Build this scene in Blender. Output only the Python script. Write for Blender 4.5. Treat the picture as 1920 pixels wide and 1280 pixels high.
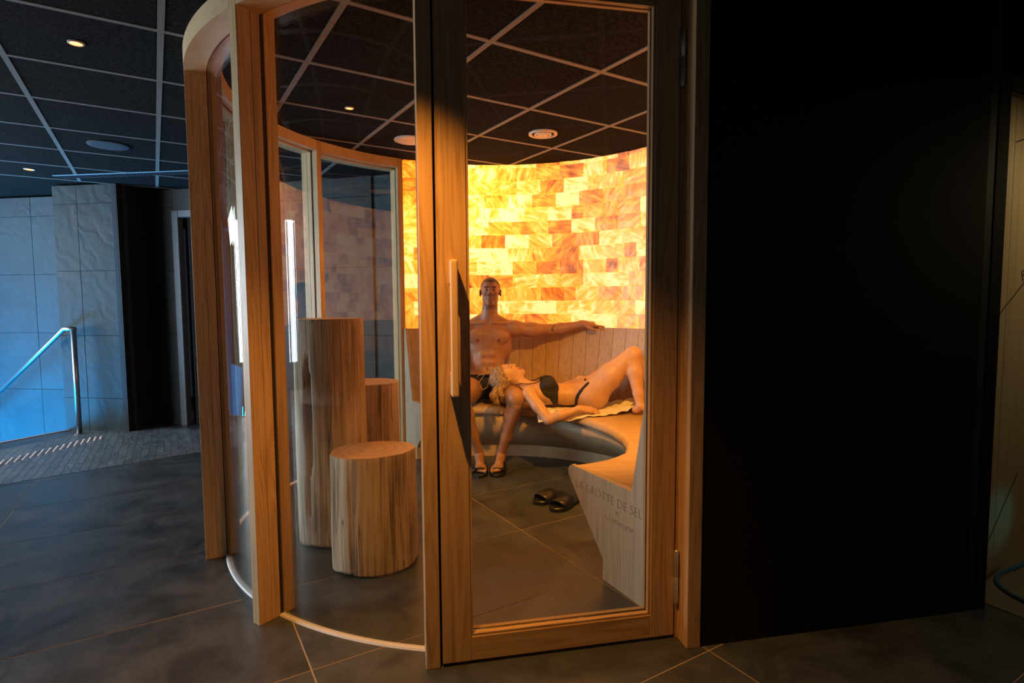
import bpy, bmesh, math, random
import numpy as np
from mathutils import Vector, Matrix
R = math.radians
S = bpy.context.scene
COL = S.collection
for o in list(bpy.data.objects): bpy.data.objects.remove(o)

# ------------------------------------------------------------ camera
CAM_Z = 1.25
cd = bpy.data.cameras.new('camera'); cam = bpy.data.objects.new('camera', cd); COL.objects.link(cam); S.camera = cam
cd.sensor_width = 36.0; cd.lens = 36.0 * 1062 / 1920; cd.clip_start = .02; cd.clip_end = 200
pt, rl = R(4.0), R(0.4)
fw = Vector((0, math.cos(pt), -math.sin(pt))); r0 = Vector((1, 0, 0)); u0 = r0.cross(fw)
rt = math.cos(rl) * r0 - math.sin(rl) * u0; up = rt.cross(fw)
m = Matrix.Identity(4)
for i in range(3): m[i][0] = rt[i]; m[i][1] = up[i]; m[i][2] = -fw[i]; m[i][3] = (0, 0, CAM_Z)[i]
cam.matrix_world = m

# ------------------------------------------------------------ world, lights, exposure
S.view_settings.view_transform = 'Standard'; S.view_settings.look = 'None'
S.view_settings.gamma = 1; S.view_settings.use_curve_mapping = False
S.view_settings.exposure = 0.0
S.cycles.use_denoising = True
S.cycles.max_bounces = 10; S.cycles.transparent_max_bounces = 24; S.cycles.sample_clamp_indirect = 6
W = bpy.data.worlds.new('world'); S.world = W; W.use_nodes = True
W.node_tree.nodes['Background'].inputs[0].default_value = (.35, .5, .7, 1)
W.node_tree.nodes['Background'].inputs[1].default_value = 0.025

def area(name, loc, target, sx, sy, col, power, spread=180):
    l = bpy.data.lights.new(name, 'AREA'); l.shape = 'RECTANGLE'; l.size = sx; l.size_y = sy
    l.color = col; l.energy = power; l.spread = R(spread)
    o = bpy.data.objects.new(name, l); COL.objects.link(o); o.location = loc
    o.rotation_euler = (Vector(target) - Vector(loc)).to_track_quat('-Z', 'Y').to_euler(); return o
def spot(name, loc, target, col, power, ang, blend=.5, rad=.03):
    l = bpy.data.lights.new(name, 'SPOT'); l.color = col; l.energy = power; l.spot_size = R(ang); l.spot_blend = blend
    l.shadow_soft_size = rad
    o = bpy.data.objects.new(name, l); COL.objects.link(o); o.location = loc
    o.rotation_euler = (Vector(target) - Vector(loc)).to_track_quat('-Z', 'Y').to_euler(); return o
WARM = (1.0, .42, .075)
area('daylight_side_window', (-7.1, 2.9, 1.45), (0, 2.7, 1.1), 4.4, 2.1, (.78, .91, 1.0), 520)
area('stair_pool_glow', (-5.6, 4.5, -.5), (-5.0, 5.9, .4), 1.6, .9, (.0, .40, 1.0), 520)
area('stair_skylight', (-6.2, 5.0, 2.25), (-5.0, 6.1, 1.5), 1.4, .4, (.80, .97, .88), 14)
spot('downlight_at_door', (-.42, 1.32, 2.36), (-.30, 1.62, 0), WARM, 165, 86, .85, .02)
spot('downlight_in_cabin', (-.955, 3.447, 2.36), (-.955, 3.447, 0), (1, .38, .03), 40, 120, .8)
spot('fill_spot_behind_door', (.30, 2.20, 2.37), (.50, 3.6, .62), (1, .40, .03), 300, 64, .9, .05)  # added fill for the bench and figures, out of view above the door
spot('downlight_by_shower', (2.95, 2.15, 2.0), (2.3, 2.50, 1.1), (1, .78, .38), 16, 125, .8)
spot('teal_shower_lamp', (2.75, 2.25, .28), (2.25, 2.52, .24), (.10, .85, 1.0), 1.0, 34, .9)

# ------------------------------------------------------------ node helpers
def mat(name):
    m = bpy.data.materials.new(name); m.use_nodes = True
    return m, m.node_tree, m.node_tree.nodes['Principled BSDF']
def nd(nt, t, **k):
    n = nt.nodes.new(t)
    for a, v in k.items():
        if a.startswith('i_'):
            key = a[2:]; key = int(key) if key.isdigit() else key.replace('_', ' ')
            n.inputs[key].default_value = v
        else: setattr(n, a, v)
    return n
def ramp(nt, fac, stops):
    r = nd(nt, 'ShaderNodeValToRGB'); cr = r.color_ramp
    while len(cr.elements) < len(stops): cr.elements.new(.5)
    for e, (p, c) in zip(cr.elements, stops): e.position = p; e.color = (*c, 1)
    nt.links.new(fac, r.inputs[0]); return r.outputs[0]
def math_(nt, op, a, b=None):
    n = nd(nt, 'ShaderNodeMath', operation=op)
    for i, x in enumerate((a, b)):
        if x is None: continue
        if isinstance(x, (int, float)): n.inputs[i].default_value = x
        else: nt.links.new(x, n.inputs[i])
    return n.outputs[0]
def coords(nt, scale=(1, 1, 1), rnd=True, kind='Object'):
    tc = nd(nt, 'ShaderNodeTexCoord'); mp = nd(nt, 'ShaderNodeMapping'); mp.inputs['Scale'].default_value = scale
    nt.links.new(tc.outputs[kind], mp.inputs['Vector'])
    if rnd:
        oi = nd(nt, 'ShaderNodeObjectInfo'); c = nd(nt, 'ShaderNodeCombineXYZ')
        a = math_(nt, 'MULTIPLY', oi.outputs['Random'], 37.0); b = math_(nt, 'MULTIPLY', oi.outputs['Random'], 91.0)
        nt.links.new(a, c.inputs[0]); nt.links.new(b, c.inputs[1]); nt.links.new(a, c.inputs[2])
        nt.links.new(c.outputs[0], mp.inputs['Location'])
    return mp.outputs[0]
def bump(nt, bsdf, h, dist=.002, strength=.5):
    b = nd(nt, 'ShaderNodeBump', i_Strength=strength, i_Distance=dist); nt.links.new(h, b.inputs['Height'])
    nt.links.new(b.outputs[0], bsdf.inputs['Normal'])
def simple(name, col, rough=.5, metal=0, spec=None):
    m, nt, b = mat(name); b.inputs['Base Color'].default_value = (*col, 1); b.inputs['Roughness'].default_value = rough
    b.inputs['Metallic'].default_value = metal
    if spec is not None: b.inputs['Specular IOR Level'].default_value = spec
    return m
def wood(name, axis='z', light=(.56, .36, .175), dark=(.27, .145, .055), rough=.45, fine=1.0, figure=1.0):
    m, nt, b = mat(name)
    sc = [9 * fine] * 3; sc['xyz'.index(axis)] = .55
    v = coords(nt, tuple(sc))
    n1 = nd(nt, 'ShaderNodeTexNoise', i_Scale=1.3, i_Detail=2.0, i_Distortion=.35); nt.links.new(v, n1.inputs['Vector'])
    rings = math_(nt, 'FRACT', math_(nt, 'MULTIPLY', n1.outputs['Fac'], 11.0 * figure))
    rings = math_(nt, 'ABSOLUTE', math_(nt, 'SUBTRACT', rings, .5))
    sc2 = [120 * fine] * 3; sc2['xyz'.index(axis)] = 2.2
    v2 = coords(nt, tuple(sc2))
    n2 = nd(nt, 'ShaderNodeTexNoise', i_Scale=1.0, i_Detail=3.0); nt.links.new(v2, n2.inputs['Vector'])
    f = math_(nt, 'ADD', math_(nt, 'MULTIPLY', rings, 1.0), math_(nt, 'MULTIPLY', n2.outputs['Fac'], .9))
    mid = tuple((a * .7 + c * .3) for a, c in zip(light, dark))
    c = ramp(nt, math_(nt, 'MULTIPLY', f, .72), [(.12, dark), (.42, mid), (.75, light)])
    nt.links.new(c, b.inputs['Base Color']); b.inputs['Roughness'].default_value = rough
    bump(nt, b, f, .0008, .35); return m
def slate(name, c1, c2, rough=.5, scale=2.0, b_dist=.004, strk=.5, spec=.5):
    m, nt, b = mat(name)
    v = coords(nt, (1, 1, 1), kind='Object')
    n1 = nd(nt, 'ShaderNodeTexNoise', i_Scale=scale, i_Detail=7.0, i_Roughness=.62, i_Distortion=.6); nt.links.new(v, n1.inputs['Vector'])
    n2 = nd(nt, 'ShaderNodeTexNoise', i_Scale=scale * 2.3, i_Detail=4.0, i_Distortion=1.6); nt.links.new(v, n2.inputs['Vector'])
    vein = math_(nt, 'ABSOLUTE', math_(nt, 'SUBTRACT', n2.outputs['Fac'], .5))
    vein = math_(nt, 'LESS_THAN', vein, .0035)
    c = ramp(nt, n1.outputs['Fac'], [(.3, c1), (.68, c2)])
    mx = nd(nt, 'ShaderNodeMix', data_type='RGBA'); nt.links.new(c, mx.inputs['A']); mx.inputs['B'].default_value = (*[min(1, x * 1.9 + .02) for x in c2], 1)
    nt.links.new(math_(nt, 'MULTIPLY', vein, math_(nt, 'MULTIPLY', n1.outputs['Fac'], .55)), mx.inputs['Factor'])
    nt.links.new(mx.outputs['Result'], b.inputs['Base Color'])
    rr = math_(nt, 'ADD', math_(nt, 'MULTIPLY', n1.outputs['Fac'], .25), rough - .12); nt.links.new(rr, b.inputs['Roughness'])
    b.inputs['Specular IOR Level'].default_value = spec
    w = nd(nt, 'ShaderNodeTexWave', i_Scale=scale * 1.2, i_Distortion=14.0, i_Detail=3.0, i_Detail_Scale=1.2, wave_type='BANDS', bands_direction='DIAGONAL'); nt.links.new(v, w.inputs['Vector'])
    h = math_(nt, 'ADD', n1.outputs['Fac'], math_(nt, 'MULTIPLY', w.outputs['Fac'], .35))
    bump(nt, b, h, b_dist, strk); return m

M = {}
M['wood'] = wood('ash_wood_vertical', 'z')
M['woodhead'] = wood('ash_head_rail', 'x', (.56, .38, .20), (.40, .26, .13), .45, .5, .22)
M['woodx'] = wood('ash_wood_along', 'x')
M['woodbench'] = wood('ash_wood_bench', 'x', (.60, .42, .23), (.42, .26, .13), .4, .6, .5)
M['woodply'] = wood('pale_ply_panel', 'z', (.50, .41, .29), (.30, .21, .13), .5, 1.0, .7)
M['woodback'] = wood('ash_backrest_planks', 'z', (.50, .34, .18), (.27, .155, .07), .45, 1.2, 1.0)
M['handlewood'] = wood('beech_handle', 'z', (.66, .47, .27), (.50, .33, .17), .35, .6, .3)
M['tile'] = slate('floor_slate', (.024, .028, .032), (.078, .086, .096), .38, 4.0, .0015, .6, .5)
M['strip'] = slate('strip_slate', (.06, .07, .08), (.15, .17, .19), .45, 5.0, .004, .8)
M['grout'] = simple('grout', (.40, .29, .21), .9)
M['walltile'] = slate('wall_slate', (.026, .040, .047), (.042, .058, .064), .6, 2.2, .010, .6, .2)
M['walltile2'] = slate('shaded_slate', (.013, .024, .028), (.024, .038, .042), .6, 2.2, .010, .6, .2)  # same slate made darker: shade of grazing daylight on the pillar put into the colour
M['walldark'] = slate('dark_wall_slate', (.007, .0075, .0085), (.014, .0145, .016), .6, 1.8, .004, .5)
M['walljoint'] = simple('wall_joint', (.03, .035, .04), .9)
M['black'] = slate('black_cladding', (.007, .007, .007), (.013, .013, .013), .75, 1.4, .001, .3, .12)
M['blackband'] = simple('black_band', (.035, .036, .038), .6, 0, .15)
M['steel'] = simple('brushed_steel', (.40, .41, .42), .36, 1)
M['hinge'] = simple('satin_hinge', (.66, .70, .72), .35, .9)
M['rubber'] = simple('black_rubber', (.012, .012, .013), .38)
M['soleg'] = simple('grey_sole', (.03, .033, .037), .5)
M['gold'] = simple('gold_print', (.55, .33, .12), .3, .9)
M['blackcloth'] = simple('black_cloth', (.010, .009, .010), .75)
M['cord'] = simple('cord', (.55, .42, .22), .6)
M['towel'] = simple('towel', (.78, .76, .70), .95)
M['hose'] = simple('blue_hose', (.035, .12, .24), .3)
M['engrave'] = simple('engraved_line', (.03, .018, .01), .9)
M['text'] = simple('engraved_text', (.27, .20, .13), .9)
M['sealant'] = simple('white_sealant', (.75, .74, .72), .5)
M['tee'] = simple('ceiling_tee', (.22, .20, .175), .6, 0, .2)
M['speaker'] = simple('speaker_grille', (.05, .06, .07), .7)
M['ventpaint'] = simple('vent_paint', (.62, .56, .48), .4)
M['vent_dark'] = simple('vent_gap', (.01, .01, .01), .9)
M['curtain'] = simple('dark_curtain', (.028, .022, .020), .9)
M['greyframe'] = simple('grey_door_frame', (.10, .115, .13), .45)
M['whitewall'] = simple('plain_plaster', (.30, .33, .36), .8)

m, nt, b = mat('acoustic_tile'); v = coords(nt, (1, 1, 1))
n = nd(nt, 'ShaderNodeTexNoise', i_Scale=75.0, i_Detail=6.0, i_Roughness=.75); nt.links.new(v, n.inputs['Vector'])
nt.links.new(ramp(nt, n.outputs['Fac'], [(.38, (.003, .003, .0032)), (.62, (.026, .025, .023))]), b.inputs['Base Color'])
b.inputs['Roughness'].default_value = 1.0; b.inputs['Specular IOR Level'].default_value = .05; bump(nt, b, n.outputs['Fac'], .003, .8); M['ceil'] = m

def emit(name, col, strength):
    m, nt, b = mat(name); b.inputs['Base Color'].default_value = (*col, 1)
    b.inputs['Emission Color'].default_value = (*col, 1); b.inputs['Emission Strength'].default_value = strength; return m
M['lamp'] = emit('lamp_glow', (1, .55, .22), 1.6)
M['lampdim'] = emit('lamp_dim', (1, .55, .25), .9)

# glass: clear sheet, mirror reflection weighted by Fresnel
m, nt, b = mat('clear_glass'); nt.nodes.remove(b)
fr = nd(nt, 'ShaderNodeFresnel'); gg = nd(nt, 'ShaderNodeNewGeometry')
nt.links.new(math_(nt, 'SUBTRACT', 1.5, math_(nt, 'MULTIPLY', gg.outputs['Backfacing'], 1.5 - 1 / 1.5)), fr.inputs['IOR']); tr = nd(nt, 'ShaderNodeBsdfTransparent'); gl = nd(nt, 'ShaderNodeBsdfGlossy', i_Roughness=0.0)
tr.inputs[0].default_value = (.965, .985, .98, 1)
mx = nd(nt, 'ShaderNodeMixShader'); out = nt.nodes['Material Output']
nt.links.new(fr.outputs[0], mx.inputs[0]); nt.links.new(tr.outputs[0], mx.inputs[1]); nt.links.new(gl.outputs[0], mx.inputs[2]); nt.links.new(mx.outputs[0], out.inputs[0])
M['glass'] = m

# back-lit salt bricks
m, nt, b = mat('backlit_salt_brick')
oi = nd(nt, 'ShaderNodeObjectInfo'); tc = nd(nt, 'ShaderNodeTexCoord')
vr = nd(nt, 'ShaderNodeVectorRotate', rotation_type='Y_AXIS'); nt.links.new(tc.outputs['Object'], vr.inputs['Vector'])
nt.links.new(math_(nt, 'MULTIPLY', oi.outputs['Random'], 40.0), vr.inputs['Angle'])
off = nd(nt, 'ShaderNodeCombineXYZ'); nt.links.new(math_(nt, 'MULTIPLY', oi.outputs['Random'], 53.0), off.inputs[0]); nt.links.new(math_(nt, 'MULTIPLY', oi.outputs['Random'], 171.0), off.inputs[2])
ad = nd(nt, 'ShaderNodeVectorMath', operation='ADD'); nt.links.new(vr.outputs[0], ad.inputs[0]); nt.links.new(off.outputs[0], ad.inputs[1])
mp = nd(nt, 'ShaderNodeMapping'); mp.inputs['Scale'].default_value = (6, 6, 30); nt.links.new(ad.outputs[0], mp.inputs['Vector'])
st = nd(nt, 'ShaderNodeTexNoise', i_Scale=1.0, i_Detail=4.0, i_Roughness=.6, i_Distortion=.7); nt.links.new(mp.outputs[0], st.inputs['Vector'])
bl = nd(nt, 'ShaderNodeTexNoise', i_Scale=9.0, i_Detail=4.0, i_Distortion=.8); nt.links.new(ad.outputs[0], bl.inputs['Vector'])
wn = nd(nt, 'ShaderNodeTexWhiteNoise', noise_dimensions='1D'); nt.links.new(math_(nt, 'MULTIPLY', oi.outputs['Random'], 777.0), wn.inputs['W'])
f = math_(nt, 'ADD', math_(nt, 'MULTIPLY', st.outputs['Fac'], .75), math_(nt, 'MULTIPLY', bl.outputs['Fac'], .55))
f = math_(nt, 'ADD', f, math_(nt, 'MULTIPLY', math_(nt, 'SUBTRACT', wn.outputs['Value'], .5), .44))
colr = ramp(nt, math_(nt, 'SUBTRACT', f, .12), [(.20, (.25, .027, .001)), (.33, (.70, .125, .004)), (.46, (1.15, .275, .012)), (.58, (1.35, .41, .040)), (.72, (1.35, .63, .22))])
# no LEDs are modelled: fading glow from behind the upper wall goes into the emission
geo = nd(nt, 'ShaderNodeNewGeometry')
def lampfall(px, py, pz, rad):
    s = nd(nt, 'ShaderNodeVectorMath', operation='DISTANCE'); nt.links.new(geo.outputs['Position'], s.inputs[0]); s.inputs[1].default_value = (px, py, pz)
    q = math_(nt, 'DIVIDE', s.outputs['Value'], rad); q = math_(nt, 'ADD', math_(nt, 'MULTIPLY', q, q), 1.0)
    return math_(nt, 'DIVIDE', 1.0, q)
g = math_(nt, 'ADD', math_(nt, 'MULTIPLY', lampfall(-.25, 4.95, 2.15, .5), 1.0), .80)
g = math_(nt, 'ADD', g, math_(nt, 'MULTIPLY', lampfall(-.8, 4.75, 1.9, .5), .35))
pore = nd(nt, 'ShaderNodeTexNoise', i_Scale=70.0, i_Detail=2.0); nt.links.new(ad.outputs[0], pore.inputs['Vector'])
pr = ramp(nt, pore.outputs['Fac'], [(.27, (.45, .45, .45)), (.36, (1, 1, 1))])
stg = math_(nt, 'MULTIPLY', g, pr)
nt.links.new(colr, b.inputs['Emission Color']); nt.links.new(math_(nt, 'MULTIPLY', stg, 1.5), b.inputs['Emission Strength'])
b.inputs['Base Color'].default_value = (.55, .38, .24, 1); b.inputs['Roughness'].default_value = .35
bump(nt, b, f, .006, .5); M['salt'] = m
m, nt, b = mat('salt_joint_glow'); b.inputs['Base Color'].default_value = (.3, .14, .05, 1)
b.inputs['Emission Color'].default_value = (.9, .35, .05, 1); b.inputs['Emission Strength'].default_value = .35; M['joint'] = m

# log wood (weathered sides) and sawn log top
m, nt, b = mat('weathered_log_side'); v = coords(nt, (14, 14, 1.0))
n1 = nd(nt, 'ShaderNodeTexNoise', i_Scale=1.0, i_Detail=6.0, i_Roughness=.6, i_Distortion=.3); nt.links.new(v, n1.inputs['Vector'])
v2 = coords(nt, (4, 4, 1.6)); n2 = nd(nt, 'ShaderNodeTexNoise', i_Scale=1.2, i_Detail=4.0); nt.links.new(v2, n2.inputs['Vector'])
v3 = coords(nt, (75, 75, 2.2)); n3 = nd(nt, 'ShaderNodeTexNoise', i_Scale=1.0, i_Detail=4.0, i_Distortion=.4); nt.links.new(v3, n3.inputs['Vector'])
f = math_(nt, 'ADD', math_(nt, 'MULTIPLY', n1.outputs['Fac'], .40), math_(nt, 'MULTIPLY', n2.outputs['Fac'], .40))
f = math_(nt, 'ADD', f, math_(nt, 'MULTIPLY', n3.outputs['Fac'], .36))
c = ramp(nt, f, [(.42, (.085, .048, .024)), (.50, (.25, .165, .09)), (.58, (.46, .33, .20)), (.72, (.62, .50, .35))])
v4 = coords(nt, (26, 26, .8)); n4 = nd(nt, 'ShaderNodeTexNoise', i_Scale=1.0, i_Detail=1.5, i_Distortion=.25); nt.links.new(v4, n4.inputs['Vector'])
ck = math_(nt, 'ABSOLUTE', math_(nt, 'SUBTRACT', n4.outputs['Fac'], .56)); ckr = ramp(nt, ck, [(0.0, (.18, .15, .13)), (.010, (1, 1, 1))])
mx = nd(nt, 'ShaderNodeMix', data_type='RGBA', blend_type='MULTIPLY'); mx.inputs['Factor'].default_value = .85; nt.links.new(c, mx.inputs['A']); nt.links.new(ckr, mx.inputs['B'])
nt.links.new(mx.outputs['Result'], b.inputs['Base Color'])
b.inputs['Roughness'].default_value = .75; bump(nt, b, math_(nt, 'ADD', n3.outputs['Fac'], math_(nt, 'MULTIPLY', ckr, .5)), .006, .7); M['log'] = m
m, nt, b = mat('sawn_log_top'); tc = nd(nt, 'ShaderNodeTexCoord'); sp = nd(nt, 'ShaderNodeVectorMath', operation='LENGTH')
mp = nd(nt, 'ShaderNodeMapping'); mp.inputs['Scale'].default_value = (1, 1, 0); nt.links.new(tc.outputs['Object'], mp.inputs[0])
n1 = nd(nt, 'ShaderNodeTexNoise', i_Scale=9.0, i_Detail=3.0); nt.links.new(mp.outputs[0], n1.inputs['Vector'])
nt.links.new(mp.outputs[0], sp.inputs[0])
rr = math_(nt, 'ADD', math_(nt, 'MULTIPLY', sp.outputs['Value'], 130.0), math_(nt, 'MULTIPLY', n1.outputs['Fac'], 7.0))
sn = math_(nt, 'SINE', rr); c = ramp(nt, math_(nt, 'ADD', math_(nt, 'MULTIPLY', sn, .13), .5), [(.2, (.40, .23, .12)), (.8, (.62, .40, .23))])
nt.links.new(c, b.inputs['Base Color']); b.inputs['Roughness'].default_value = .35; M['logtop'] = m

def skinmat(name, base, spec=.45):
    m, nt, b = mat(name)
    at = nd(nt, 'ShaderNodeAttribute', attribute_name='tone'); v = coords(nt, (1, 1, 1), rnd=False)
    n = nd(nt, 'ShaderNodeTexNoise', i_Scale=26.0, i_Detail=4.0); nt.links.new(v, n.inputs['Vector'])
    c = ramp(nt, n.outputs['Fac'], [(.3, tuple(x * .86 for x in base)), (.7, base)])
    mx = nd(nt, 'ShaderNodeMix', data_type='RGBA', blend_type='MULTIPLY'); mx.inputs['Factor'].default_value = 1
    nt.links.new(c, mx.inputs['A']); nt.links.new(at.outputs['Color'], mx.inputs['B']); nt.links.new(mx.outputs['Result'], b.inputs['Base Color'])
    b.inputs['Roughness'].default_value = spec; b.inputs['Subsurface Weight'].default_value = .08; b.inputs['Subsurface Radius'].default_value = (.02, .008, .004)
    bump(nt, b, n.outputs['Fac'], .0012, .3); return m
M['skinm'] = skinmat('man_skin', (.40, .205, .12)); M['skinw'] = skinmat('woman_skin', (.60, .36, .235))
def hairmat(name, c1, c2, sc):
    m, nt, b = mat(name); v = coords(nt, sc, rnd=False)
    n = nd(nt, 'ShaderNodeTexNoise', i_Scale=1.0, i_Detail=4.0, i_Distortion=.4); nt.links.new(v, n.inputs['Vector'])
    nt.links.new(ramp(nt, n.outputs['Fac'], [(.35, c1), (.65, c2)]), b.inputs['Base Color']); b.inputs['Roughness'].default_value = .5
    bump(nt, b, n.outputs['Fac'], .006, .9); return m
M['hairm'] = hairmat('short_brown_hair', (.02, .011, .006), (.06, .033, .017), (90, 90, 90))
M['hairw'] = hairmat('blonde_hair', (.075, .040, .018), (.50, .33, .15), (150, 110, 26))

# ------------------------------------------------------------ mesh helpers
def mk(name, verts, faces, material, parent=None, smooth=False, kind=None, label=None, cat=None, group=None, loc=None, mats=None, mi=None):
    me = bpy.data.meshes.new(name); me.from_pydata([tuple(v) for v in verts], [], [tuple(f) for f in faces]); me.update()
    if mats:
        for x in mats: me.materials.append(x)
        if mi: me.polygons.foreach_set('material_index', mi)
    elif material: me.materials.append(material)
    if smooth: me.polygons.foreach_set('use_smooth', [True] * len(me.polygons))
    o = bpy.data.objects.new(name, me); COL.objects.link(o)
    if parent: o.parent = parent
    if loc: o.location = loc
    tag(o, label, cat, group, kind); return o
def tag(o, label=None, cat=None, group=None, kind=None):
    if label: o['label'] = label
    if cat: o['category'] = cat
    if group: o['group'] = group
    if kind: o['kind'] = kind
    return o
def empty(name, loc, rz=0, **k):
    o = bpy.data.objects.new(name, None); COL.objects.link(o); o.location = loc; o.rotation_euler = (0, 0, rz)
    o.empty_display_size = .1; tag(o, k.get('label'), k.get('cat'), k.get('group'), k.get('kind')); return o
def boxv(x0, x1, y0, y1, z0, z1):
    v = [(x, y, z) for z in (z0, z1) for y in (y0, y1) for x in (x0, x1)]
    return v, [(0, 2, 3, 1), (4, 5, 7, 6), (0, 1, 5, 4), (2, 6, 7, 3), (0, 4, 6, 2), (1, 3, 7, 5)]
def bevel(o, w=.003, seg=1):
    bm = bmesh.new(); bm.from_mesh(o.data)
    bmesh.ops.recalc_face_normals(bm, faces=bm.faces)
    bmesh.ops.bevel(bm, geom=[e for e in bm.edges if e.calc_face_angle(0) > .6], offset=w, segments=seg, affect='EDGES', profile=.6)
    bm.to_mesh(o.data); bm.free(); return o
def box(name, a, material, parent=None, bev=0, **k):
    v, f = boxv(*a); o = mk(name, v, f, material, parent, **k)
    if bev: bevel(o, bev, k.get('seg', 1) if 0 else 1)
    return o
def prism(poly, z0, z1):
    n = len(poly); v = [(x, y, z0) for x, y in poly] + [(x, y, z1) for x, y in poly]
    f = [tuple(range(n))[::-1], tuple(range(n, 2 * n))] + [(i, (i + 1) % n, n + (i + 1) % n, n + i) for i in range(n)]
    return v, f
def tube_v(pts, rad, n=10, closed=False):
    pts = [Vector(p) for p in pts]; V = []; F = []; prev = None
    for i, p in enumerate(pts):
        t = (pts[min(i + 1, len(pts) - 1)] - pts[max(i - 1, 0)]).normalized()
        a = t.cross(Vector((0, 0, 1)) if prev is None else prev.cross(t) if 0 else Vector((0, 0, 1)))
        if a.length < .05: a = prev if prev is not None else t.cross(Vector((1, 0, 0)))
        a = (a - t * a.dot(t)).normalized(); prev = a; bq = t.cross(a)
        r = rad[i] if isinstance(rad, (list, tuple)) else rad
        for k in range(n):
            an = 2 * math.pi * k / n; V.append(p + a * math.cos(an) * r + bq * math.sin(an) * r)
    for i in range(len(pts) - 1):
        for k in range(n):
            F.append((i * n + k, i * n + (k + 1) % n, (i + 1) * n + (k + 1) % n, (i + 1) * n + k))
    F.append(tuple(range(n))[::-1]); F.append(tuple(range((len(pts) - 1) * n, len(pts) * n)))
    return V, F
def tube(name, pts, rad, material, parent=None, n=10, **k):
    V, F = tube_v(pts, rad, n); return mk(name, V, F, material, parent, smooth=True, **k)
def lathe(prof, n=32, cx=0, cy=0):
    V = []; F = []
    for r, z in prof:
        for k in range(n):
            a = 2 * math.pi * k / n; V.append((cx + r * math.cos(a), cy + r * math.sin(a), z))
    for i in range(len(prof) - 1):
        for k in range(n): F.append((i * n + k, i * n + (k + 1) % n, (i + 1) * n + (k + 1) % n, (i + 1) * n + k))
    F.append(tuple(range(n))[::-1]); F.append(tuple(range((len(prof) - 1) * n, len(prof) * n)))
    return V, F

OX, OY = -.1, 3.44          # centre of the round cabin
HC = 2.404                  # ceiling height
def pol(r, deg, z=None):
    x = OX + r * math.cos(R(deg)); y = OY + r * math.sin(R(deg))
    return (x, y) if z is None else (x, y, z)
def sweep(section, degs, rfun=None):
    """section: list of (r,z) per angle (or function of angle) -> solid swept about the cabin centre"""
    V = []; F = []; n = None
    for d in degs:
        s = section(d) if callable(section) else section; n = len(s)
        for r, z in s: V.append(pol(r, d, z))
    for i in range(len(degs) - 1):
        for k in range(n): F.append((i * n + k, i * n + (k + 1) % n, (i + 1) * n + (k + 1) % n, (i + 1) * n + k))
    F.append(tuple(range(n))); F.append(tuple(range((len(degs) - 1) * n, len(degs) * n))[::-1])
    return V, F
def fixn(o):
    bm = bmesh.new(); bm.from_mesh(o.data); bmesh.ops.recalc_face_normals(bm, faces=bm.faces); bm.to_mesh(o.data); bm.free(); return o
def lin(a, b, n): return [a + (b - a) * i / (n - 1) for i in range(n)]

# ============================================================ SETTING
AF = R(31); UF = Vector((-math.sin(AF), math.cos(AF), 0)); VF = Vector((math.cos(AF), math.sin(AF), 0))
AC = R(32.2)
# floor: tiles laid along u (away) and v (right)
EDGE_A, EDGE_B = (-4.72, 4.98), (-4.44, 5.62)      # floor edge at the stairwell
floor = mk('floor', [(-4.0, -4, -.06), (9, -4, -.06), (9, 9, -.06), (-4.3, 9, -.06), (-4.43, 5.66, -.06), (-4.72, 4.98, -.06), (-5.6, 2.7, -.06), (-7.4, 2.2, -.06), (-7.4, -4, -.06),
   (-4.0, -4, -.0012), (9, -4, -.0012), (9, 9, -.0012), (-4.3, 9, -.0012), (-4.43, 5.66, -.0012), (-4.72, 4.98, -.0012), (-5.6, 2.7, -.0012), (-7.4, 2.2, -.0012), (-7.4, -4, -.0012)],
   [tuple(range(9))[::-1], tuple(range(9, 18))] + [(i, (i + 1) % 9, 9 + (i + 1) % 9, 9 + i) for i in range(9)], M['grout'], kind='structure', label='dark slate tiled floor', )
def clip(poly, a, b):
    """keep the part of poly to the right of the line a->b"""
    out = []
    def sd(p): return (b[0] - a[0]) * (p[1] - a[1]) - (b[1] - a[1]) * (p[0] - a[0])
    for i in range(len(poly)):
        p, q = poly[i], poly[(i + 1) % len(poly)]; sp_, sq = sd(p), sd(q)
        if sp_ <= 0: out.append(p)
        if sp_ * sq < 0:
            t = sp_ / (sp_ - sq); out.append((p[0] + (q[0] - p[0]) * t, p[1] + (q[1] - p[1]) * t))
    return out
g = .0022
tilemesh = {}
for iu in range(-4, 12):
    for iv in range(-6, 6):
        ua, ub = .04 + .635 * iu, .04 + .635 * (iu + 1); va, vb = .36 + 1.24 * iv, .36 + 1.24 * (iv + 1)
        c = UF * (ua + ub) / 2 + VF * (va + vb) / 2
        if c.x < -5.6 or c.x > 4.6 or c.y < -1.9 or c.y > 7.2: continue
        poly = [tuple((UF * a + VF * b)[:2]) for a, b in ((ua + g, va + g), (ua + g, vb - g), (ub - g, vb - g), (ub - g, va + g))]
        if c.x < -3:
            p2 = clip(poly, (-5.6, 2.7), (-4.72, 4.98)); p2 = clip(p2, EDGE_A, EDGE_B) if len(p2) > 2 else p2
        else: p2 = poly
        if len(p2) < 3: continue
        if p2 == poly or len(p2) == 4 and p2 == poly:
            if 'full' not in tilemesh:
                L = [(p[0] - c.x, p[1] - c.y) for p in poly]; v, f = prism(L, -.03, 0); o = mk('floor_tile', v, f, M['tile'], floor, loc=(c.x, c.y, 0)); bevel(o, .0006); tilemesh['full'] = o.data
            else:
                o = bpy.data.objects.new('floor_tile', tilemesh['full']); COL.objects.link(o); o.parent = floor; o.location = (c.x, c.y, 0)
        else:
            v, f = prism([(p[0] - c.x, p[1] - c.y) for p in p2], -.03, 0); mk('floor_tile', v, f, M['tile'], floor, loc=(c.x, c.y, 0))
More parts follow.
